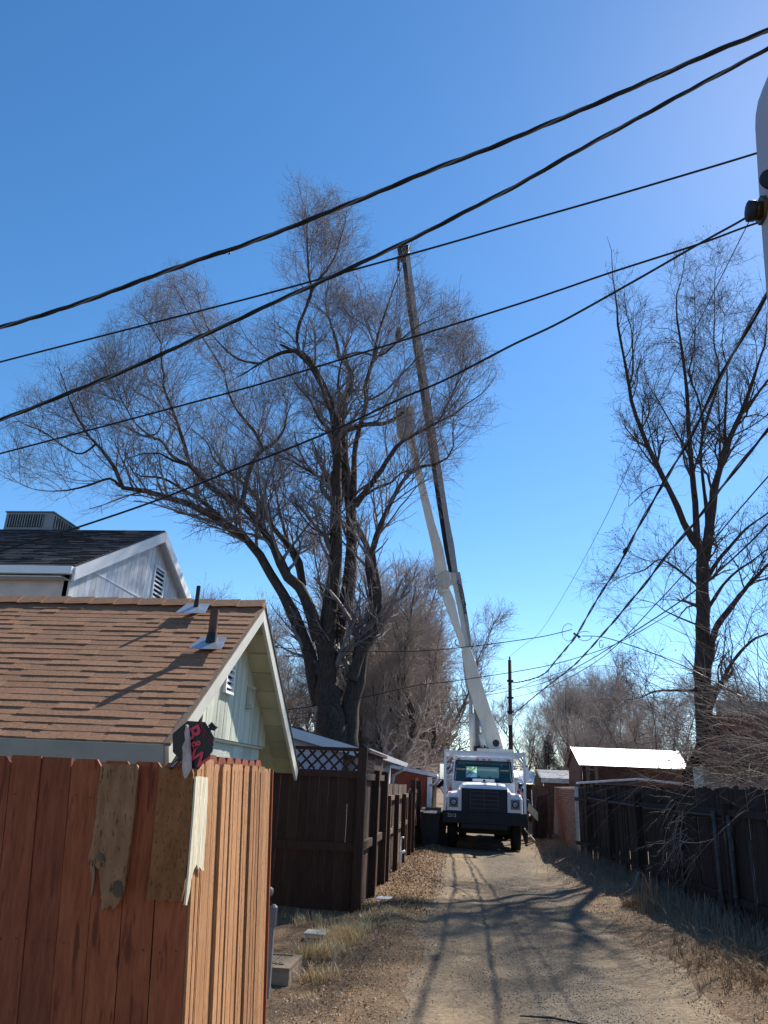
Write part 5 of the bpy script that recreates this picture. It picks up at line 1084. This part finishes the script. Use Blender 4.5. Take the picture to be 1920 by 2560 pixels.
def px_limb(pts, y0, y1): 
    n = len(pts); return [at(x, y, y=y0+(y1-y0)*k/max(n-1, 1)) for k, (x, y) in enumerate(pts)]
W2R = 24/1920/.93/2*.8   # px width -> radius at the big tree
def L_(pts, w0, w1, y0=24, y1=24): return (px_limb(pts, y0, y1), w0*W2R, w1*W2R)
big = [
 L_([(838, 1990), (832, 1850), (829, 1802), (818, 1720), (812, 1660)], 112, 62, 24, 24),
 L_([(860, 1990), (868, 1850), (876, 1764), (893, 1690), (905, 1620), (935, 1545), (938, 1500), (926, 1440), (920, 1375), (905, 1340), (890, 1310)], 80, 16, 24.2, 24.6),
 L_([(880, 1700), (905, 1620), (940, 1550), (945, 1480), (938, 1430), (930, 1380), (938, 1352), (955, 1305), (973, 1265), (997, 1219), (1030, 1174), (1078, 1162), (1106, 1156), (1133, 1125), (1130, 1085), (1145, 1050)], 36, 5, 24, 23),
 L_([(814, 1700), (815, 1640), (800, 1590), (784, 1550), (756, 1477), (715, 1435), (680, 1361), (640, 1300), (603, 1256), (570, 1240), (533, 1223), (500, 1190), (477, 1164), (434, 1152), (382, 1130), (321, 1146)], 46, 7, 24, 22),
 L_([(600, 1256), (533, 1223), (477, 1164), (462, 1115), (444, 1063), (431, 1023), (410, 971), (410, 940), (401, 891), (407, 869), (376, 813), (345, 775)], 20, 5, 24, 23),
 L_([(800, 1760), (784, 1715), (770, 1624), (735, 1540), (693, 1459), (658, 1407), (634, 1361), (579, 1321), (527, 1287), (465, 1257), (404, 1241), (358, 1226), (302, 1217), (290, 1177), (265, 1137), (230, 1095), (213, 1080), (176, 1008), (160, 954), (138, 901)], 44, 4, 24.2, 21.5),
 L_([(358, 1226), (302, 1217), (276, 1196), (219, 1214), (157, 1227), (88, 1224), (40, 1205)], 12, 3, 22.5, 21),
 L_([(240, 1110), (200, 1135), (150, 1110), (110, 1080), (60, 1060), (20, 1030)], 7, 3, 21.8, 20.5),
 L_([(600, 1330), (557, 1300), (517, 1263), (456, 1223), (404, 1195), (342, 1189), (348, 1161), (362, 1145)], 20, 6, 24, 22.5),
 L_([(603, 1265), (607, 1253), (616, 1207), (631, 1155), (656, 1124), (645, 1095), (631, 1072), (591, 1023), (570, 977), (560, 931), (540, 894)], 20, 5, 24, 24.8),
 L_([(645, 1135), (656, 1124), (680, 1112), (708, 1078), (717, 1038), (726, 1010), (705, 990)], 13, 4, 24.3, 25),
 L_([(520, 1215), (496, 1177), (434, 1143), (410, 1110), (394, 1097), (358, 1090), (311, 1066), (268, 1060), (215, 1065)], 16, 4, 24, 23),
 L_([(358, 1090), (391, 1084), (407, 1057), (428, 1050)], 8, 6, 23.6, 24),
 L_([(390, 1100), (340, 1060), (310, 1010), (280, 960), (262, 920)], 8, 3, 23.6, 22),
 L_([(790, 1600), (760, 1500), (745, 1420), (726, 1376), (702, 1293), (690, 1232), (677, 1161), (672, 1120)], 24, 6, 24.4, 26),
 L_([(756, 1463), (742, 1392), (680, 1315), (634, 1232), (567, 1177), (533, 1146), (520, 1109), (495, 1085), (465, 1066)], 24, 5, 24.3, 25.5),
 L_([(815, 1720), (818, 1620), (820, 1557), (836, 1435), (840, 1387), (841, 1265), (843, 1160), (840, 1090), (829, 1020), (815, 978), (805, 959), (784, 924), (766, 890), (745, 879)], 56, 20, 24, 23.5),
 L_([(766, 895), (745, 872), (745, 820), (766, 767), (780, 725), (773, 697), (768, 610), (766, 540), (752, 487), (740, 440)], 14, 3, 23.6, 23),
 L_([(766, 767), (780, 725), (805, 690), (836, 645), (850, 600), (861, 564), (871, 498)], 10, 3, 23.4, 22.5),
 L_([(775, 900), (745, 879), (705, 882), (650, 909), (610, 935), (596, 941)], 18, 9, 23.6, 23),
 L_([(650, 909), (600, 900), (560, 870), (520, 820), (500, 760), (490, 700)], 8, 3, 23.4, 22),
 L_([(560, 931), (530, 880), (480, 800), (440, 720), (420, 670)], 6, 3, 24.5, 24),
 L_([(850, 1640), (840, 1610), (857, 1540), (875, 1435), (878, 1335), (875, 1265), (864, 1195), (857, 1090), (857, 1013), (882, 959), (875, 924), (847, 890)], 54, 13, 24.5, 25),
 L_([(847, 890), (840, 850), (815, 767), (819, 715), (830, 660)], 13, 3, 25, 25),
 L_([(860, 1010), (845, 960), (860, 880), (880, 830), (870, 780)], 12, 4, 25, 26),
 L_([(880, 1300), (885, 1230), (887, 1125), (903, 1055), (917, 1002), (913, 959), (931, 907), (945, 837), (962, 785), (980, 732), (997, 687), (1020, 630), (1035, 590)], 24, 3, 24.6, 25),
 L_([(889, 1265), (896, 1251), (927, 1212), (952, 1177), (980, 1132), (997, 1111), (1036, 1086), (1095, 1055), (1137, 1034), (1172, 1006), (1200, 988), (1235, 950)], 22, 3, 24, 22.5),
 L_([(1080, 1062), (1095, 1055), (1120, 1009), (1140, 965), (1165, 915), (1175, 850)], 8, 3, 23, 22),
 L_([(900, 1245), (945, 1219), (980, 1205), (1001, 1184), (1036, 1174), (1070, 1165)], 12, 6, 24, 23.5),
 L_([(860, 1080), (875, 1072), (910, 1062), (962, 1058), (990, 1044), (1010, 1030)], 20, 10, 24.4, 24),
 L_([(847, 895), (900, 880), (950, 890), (1000, 850), (1050, 812), (1100, 790), (1150, 760)], 9, 3, 25, 24),
 L_([(917, 1002), (960, 980), (1010, 930), (1070, 870), (1120, 830)], 8, 3, 25, 25),
 L_([(835, 1215), (829, 1209), (784, 1184), (735, 1156), (700, 1139), (656, 1124)], 11, 4, 24, 23.5),
 L_([(836, 1345), (829, 1338), (787, 1324), (763, 1300), (731, 1258), (700, 1230)], 8, 3, 24, 23.5),
 L_([(700, 861), (745, 885), (784, 924)], 8, 12, 23, 23.5),
 L_([(840, 1090), (800, 1050), (775, 1000), (740, 960), (715, 900)], 12, 4, 24, 25),
]
POLY = [(-60, 1060), (0, 1030), (40, 950), (60, 900), (100, 850), (150, 850), (200, 890), (235, 820), (270, 760), (330, 710), (400, 690), (430, 640), (500, 660), (540, 730), (580, 770), (650, 745), (690, 700), (665, 640), (700, 560), (675, 490), (700, 440), (740, 415), (800, 440), (860, 470), (930, 510), (950, 560), (930, 640), (900, 700), (950, 700), (985, 620), (1030, 570), (1075, 610), (1080, 700), (1150, 710), (1215, 780), (1225, 870), (1272, 890), (1275, 1000), (1235, 1090), (1190, 1140), (1175, 1200), (1150, 1300), (1120, 1380), (1040, 1480), (980, 1600), (960, 1900), (700, 1900), (620, 1600), (560, 1520), (430, 1400), (470, 1330), (420, 1280), (300, 1270), (200, 1300), (60, 1260), (-20, 1240), (-60, 1180)]
make_tree('cottonwood_tree', tuple(at(845, 1990, y=24)*np.array([1, 1, 0])), big, 'huge bare many-stemmed tree filling the sky left of the boom', None,
 [dict(n=820, length=3.0, K=9, S=4, up=.24, wob=.12, tmin=.3, rfac=.40, rmin=.012, thin=.06), dict(n=5000, length=1.75, K=6, up=.2, wob=.12, tmin=.1, rfac=.5, rmin=.006), dict(n=25000, length=.9, K=4, up=.14, wob=.13, tmin=.1, rfac=.6, rmin=.0043), dict(n=34000, length=.42, K=3, up=.06, wob=.15, tmin=.15, rfac=.7, rmin=.0033)], POLY)
# right-hand tree
YR = 25.0; W3 = YR/1920/.93/2*.88
def R_(pts, w0, w1, y0=20, y1=20): return (px_limb(pts, y0*YR/20, y1*YR/20), w0*W3, w1*W3)
rt = [
 R_([(1772, 2000), (1765, 1850), (1757, 1730), (1757, 1600), (1758, 1439), (1757, 1372)], 52, 30),
 R_([(1757, 1380), (1737, 1355), (1708, 1306), (1692, 1261), (1658, 1196), (1614, 1102), (1581, 1012), (1571, 955), (1557, 878), (1544, 811), (1542, 761), (1532, 694), (1529, 627), (1517, 590)], 20, 3, 20, 18.5),
 R_([(1571, 965), (1582, 928), (1579, 828), (1565, 780), (1560, 700)], 6, 2, 18.8, 18.5),
 R_([(1660, 1200), (1640, 1140), (1620, 1060), (1600, 1000), (1575, 950)], 6, 3, 19.5, 20),
 R_([(1757, 1385), (1743, 1346), (1739, 1266), (1735, 1229), (1723, 1095), (1716, 962), (1703, 861), (1693, 800), (1692, 734), (1705, 694), (1718, 610)], 20, 3, 20, 20.5),
 R_([(1737, 1240), (1730, 1160), (1690, 1080), (1650, 1010), (1615, 950), (1612, 900)], 9, 3, 20, 21),
 R_([(1768, 1330), (1766, 1266), (1761, 1230), (1751, 1129), (1758, 1082), (1748, 1002), (1721, 935), (1735, 880), (1738, 800), (1735, 720)], 12, 3, 20, 21.5),
 R_([(1757, 1085), (1770, 1040), (1795, 962), (1795, 900), (1785, 861), (1787, 760), (1787, 694), (1805, 620)], 9, 2, 20.8, 22),
 R_([(1765, 1385), (1772, 1333), (1780, 1266), (1788, 1215), (1818, 1112), (1862, 1012), (1895, 911), (1912, 861), (1918, 780)], 28, 6, 20, 19),
 R_([(1815, 1120), (1812, 1060), (1818, 928), (1805, 860), (1815, 780)], 9, 2, 19.7, 19),
 R_([(1862, 1030), (1890, 990), (1930, 935), (1960, 880)], 12, 4, 19.3, 18.5),
 R_([(1790, 1215), (1800, 1120), (1796, 1000), (1796, 930)], 9, 3, 20, 20.6),
 R_([(1770, 1440), (1800, 1395), (1825, 1367), (1865, 1322), (1920, 1282), (1990, 1230)], 12, 5, 20, 19),
 R_([(1771, 1520), (1806, 1465), (1840, 1430), (1878, 1404), (1920, 1372), (1990, 1330)], 10, 4, 20, 19.5),
 R_([(1772, 1640), (1790, 1570), (1820, 1529), (1865, 1470), (1920, 1412), (1990, 1340)], 22, 8, 20, 18.5),
 R_([(1768, 1790), (1790, 1735), (1812, 1690), (1835, 1650), (1878, 1603), (1930, 1580), (1990, 1560)], 14, 8, 19.5, 18),
 R_([(1760, 1469), (1743, 1463), (1700, 1428), (1666, 1404), (1644, 1400), (1605, 1428), (1565, 1436), (1525, 1457)], 8, 2, 20, 18),
 R_([(1760, 1566), (1740, 1561), (1666, 1529), (1640, 1510), (1600, 1500)], 7, 2, 20, 18),
 R_([(1756, 1728), (1700, 1726), (1639, 1728), (1600, 1745), (1555, 1750)], 9, 3, 20, 18),
 R_([(1690, 1255), (1660, 1215), (1620, 1222), (1590, 1250), (1560, 1275)], 5, 2, 19.6, 18.5),
]
make_tree('bare_tree', tuple(at(1772, 2000, y=YR)*np.array([1, 1, 0])), rt, 'tall dark bare tree with a V of upright limbs on the right', None,
 [dict(n=270, length=2.3, K=8, S=4, up=.3, wob=.18, tmin=.2, rfac=.42, rmin=.009, thin=.07), dict(n=2600, length=1.35, K=5, up=.16, wob=.22, tmin=.15, rfac=.55, rmin=.0055), dict(n=11000, length=.62, K=4, up=.06, wob=.22, tmin=.2, rfac=.65, rmin=.004)], [(1505, 550), (1560, 600), (1620, 740), (1680, 590), (1760, 550), (1850, 580), (1990, 540), (2100, 1200), (1990, 2000), (1480, 2000), (1470, 1600), (1430, 1450), (1450, 1380), (1550, 1290), (1545, 1200), (1520, 1100), (1505, 950), (1495, 760)], 'bark_dark', 'twig_dark', balls=900)
# procedural bare trees for the background
def proto_tree(h, r, seed, dense=1.0, stems=1, bark='bark', twig='twig_brown', spread=.35, uplev=.3):
    global NR
    keep = NR; NR = np.random.default_rng(seed); g = NR; limbs = []
    for s in range(stems):
        b = np.array([g.normal(0, .15*stems*.3), g.normal(0, .1), 0]); lean_ = g.normal(0, .10+.05*stems, 2); top = b+np.array([lean_[0]*h, lean_[1]*h, h*g.uniform(.75, 1)])
        pts = [b+(top-b)*t+np.array([g.normal(0, .02*h), g.normal(0, .02*h), 0])*(t*(1-t)*3) for t in np.linspace(0, 1, 6)]; limbs.append((pts, r, r*.15))
        for k in range(7):
            t = g.uniform(.22, .85); p = b+(top-b)*t; a = g.uniform(0, 6.28); L = h*g.uniform(.2, .42)*(1.15-t*.6)
            q = [p+np.array([math.cos(a)*spread*L*u, math.sin(a)*spread*L*u, L*.8*u**.9])+g.normal(0, .02*h, 3)*u for u in np.linspace(0, 1, 5)]; limbs.append((q, r*(1-t)*.55+.01, r*.08))
    NR = keep; return limbs
def bg_tree(name, limbs, label, group, seed, dense, loc, twig, scale=1.0, bark='bark_dark', ln=1.0):
    global NR
    keep = NR; NR = np.random.default_rng(seed)
    t = make_tree(name, (0, 0, 0), limbs, label, group, [dict(n=int(260*dense), length=2.0*ln, K=6, up=.3, wob=.15, tmin=.1, rfac=.5, rmin=.013), dict(n=int(1500*dense), length=1.2*ln, K=5, up=.2, wob=.18, tmin=.1, rfac=.6, rmin=.008), dict(n=int(4500*dense), length=.65*ln, K=3, up=.1, wob=.2, tmin=.1, rfac=.7, rmin=.0055)], None, bark, twig, 7)
    NR = keep; t.location = loc; t.scale = (scale,)*3; return t
def dup_tree(src, loc, sc_, rz, label):
    c = src.copy(); COL.objects.link(c); c.location = loc; c.scale = (sc_,)*3; c.rotation_euler = (0, 0, rz); c['label'] = label
    for ch in src.children: d = ch.copy(); COL.objects.link(d); d.parent = c
    return c
def bx(px, y): return at(px, 1900, y=y)[0]
GL = 'bare trees behind the left fence'; GR = 'bare trees beyond the right yards'
A1 = bg_tree('bare_tree', proto_tree(12, .22, 3, stems=2), 'dense brown vine-hung tree just right of the huge trunk', GL, 31, 1.5, (bx(960, 31), 31, 0), 'twig_brown')
A2 = bg_tree('bare_tree', proto_tree(11, .26, 5, stems=1, spread=.3), 'single-trunk bare tree next to the truck, left of the boom', GL, 32, 1.3, (bx(1082, 38), 38, 0), 'twig_brown')
A3 = bg_tree('bare_tree', proto_tree(9, .12, 8, stems=3), 'many-stemmed thin tree filling the gap left of the huge trunk', GL, 33, 1.3, (bx(690, 36), 36, 0), 'twig_brown')
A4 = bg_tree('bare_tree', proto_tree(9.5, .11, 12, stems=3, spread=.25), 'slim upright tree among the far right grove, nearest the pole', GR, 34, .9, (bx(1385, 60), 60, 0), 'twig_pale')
lst = [(A1, 1010, 35, .95, 'brown vine-hung tree midway between the huge trunk and the single trunk'), (A1, 900, 40, 1.1, 'tall brown tree directly behind the huge trunk fork'), (A3, 1045, 44, 1.25, 'thin-stemmed tree behind the small orange shed'), (A3, 760, 44, 1.35, 'thin-stemmed tree seen through the huge trunk stems'), (A3, 620, 40, 1.2, 'low hazy tree at the ridge end of the brown roof'), (A1, 860, 34, .8, 'squat brown tree at the foot of the huge tree'), (A2, 985, 46, 1.2, 'tall tree rising behind the vine-hung ones'), (A4, 1128, 70, .5, 'small pale tree beside the distant mountain gap')]
lst += [(A1, 1000, 29.5, .62, 'low brown tangle behind the white house gutter'), (A3, 930, 32, .8, 'young stems between the huge trunk and the vine-hung tree')]
for i, (s, px, y, k, lab) in enumerate(lst): dup_tree(s, (bx(px, y), y, 0), k, i*1.3+.4, lab)
rl = [(1300, 70, 1.0, 'thin tree rising right behind the utility pole'), (1425, 52, .95, 'upright tree left above the metal roof'), (1470, 64, 1.25, 'tallest upright tree behind the metal roof, left half'), (1520, 50, .95, 'upright tree over the middle of the metal roof'), (1570, 58, 1.1, 'upright tree behind the right half of the metal roof'), (1610, 46, .8, 'thin tree at the right end of the metal roof'), (1660, 54, 1.05, 'thin tree just left of the dark trunk'), (1800, 50, .95, 'thin tree right of the dark trunk'), (1870, 44, .9, 'thin tree above the dark red roof'), (1380, 45, .62, 'low tree behind the ribbed shed'), (1500, 42, .6, 'low tree directly behind the bright metal roof'), (1640, 40, .65, 'low twiggy tree beyond the lean-to'), (1540, 90, 1.5, 'farthest tall tree of the right grove'), (1330, 95, 1.3, 'farthest tree above the right guard post')]
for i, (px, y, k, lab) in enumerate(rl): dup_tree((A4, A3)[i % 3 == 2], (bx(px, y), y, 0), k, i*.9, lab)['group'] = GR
# dark conifer behind the ribbed shed
ev = empty('conifer', (bx(1372, 50), 50, 0), 'small dark evergreen beyond the ribbed shed roof', 'tree')
MB().tube([(bx(1372, 50), 50, 0), (bx(1372, 50), 50, 4.6)], [.12, .02], 6).build('trunk', M['bark_dark'], ev)
n = 5000; h_ = NR.uniform(.1, 1, n); a = NR.uniform(0, 6.28, n); rr = (1-h_)*1.7*NR.uniform(.3, 1, n)**.5; Cn = np.stack([rr*np.cos(a), rr*np.sin(a), .4+h_*4.6-rr*.25], 1)
dv_ = np.stack([np.cos(a), np.sin(a), -.3+0*a], 1)*.22; sd = np.stack([-np.sin(a), np.cos(a), 0*a], 1)*.035
V = np.stack([Cn-sd, Cn+sd, Cn+dv_], 1).reshape(-1, 3); link('crown', rawmesh('crown', V, np.arange(3*n).reshape(n, 3)), M['conifer'], ev)

# ------------------------------------------------------------------ whippy thicket hanging over the right fence
def whips(name, label, n, base, spreadb, aim, L, K, r, m, droop=.05, seed=1, sub=4):
    global NR
    keep = NR; NR = np.random.default_rng(seed); g = NR
    t = empty(name, (base[0], base[1], 0), label, 'shrub'); P = np.empty((n, K, 3)); P[:, 0] = np.array(base)+g.normal(0, 1, (n, 3))*np.array(spreadb)
    d = np.array(aim, float)+g.normal(0, .33, (n, 3)); d /= np.linalg.norm(d, axis=1)[:, None]; LL = L*g.uniform(.35, 1.15, n)
    for k in range(1, K): d = d+g.normal(0, .045, (n, 3)); d[:, 2] -= droop*k/K; d[:, 0] -= .02; d /= np.linalg.norm(d, axis=1)[:, None]; P[:, k] = P[:, k-1]+d*(LL/(K-1))[:, None]
    R = r*np.linspace(1, .3, K)[None]*g.uniform(.6, 1.3, (n, 1)); V, Q = tubes(P, R, 4); VV = [V]; QQ = [Q]; nb = len(V)
    p2, r2 = spawn(P, R, n*sub, L*.28, 5, ang=(.3, .9), up=.1, wob=.12, rfac=.6, rmin=.003); V, Q = tubes(p2, r2, 3); VV.append(V); QQ.append(Q+nb)
    NR = keep; o = link('shoots', rawmesh('shoots', np.concatenate(VV)-np.array([base[0], base[1], 0]), np.concatenate(QQ)), M[m], t); return t
whips('thicket', 'arching red-brown whippy shrub spilling over the right fence', 130, (6.1, 13.4, 1.5), (.6, .8, .4), (-.62, -.05, .7), 4.2, 12, .007, 'whip', .2, 5, 4)
whips('thicket', 'tangled twiggy shrub crowding in front of the dark red roof', 230, (6.0, 14.8, 1.7), (.8, .6, .5), (-.35, -.15, .4), 2.4, 10, .007, 'whip', .3, 6, 5)
whips('thicket', 'drooping bare shoots lying along the top of the black fence', 60, (4.6, 12.0, 2.0), (.45, .9, .12), (-.5, -.2, .12), 1.9, 9, .006, 'whip', .35, 8, 3)
whips('thicket', 'tall upright shoots at the right edge behind the fence', 70, (6.6, 15.5, 1.2), (.9, .6, .4), (-.05, -.05, 1), 5.2, 12, .012, 'twig_dark', .05, 9, 6)
whips('creeper', 'dry creeper twigs clinging to the black fence face', 40, (3.35, 13.6, 1.25), (.06, .35, .25), (-.3, -.1, -.4), .6, 6, .005, 'twig_brown', .3, 10, 3)
print('objects', len(bpy.data.objects), 'tris', sum(len(m.loop_triangles) if m.loop_triangles else len(m.polygons) for m in bpy.data.meshes))
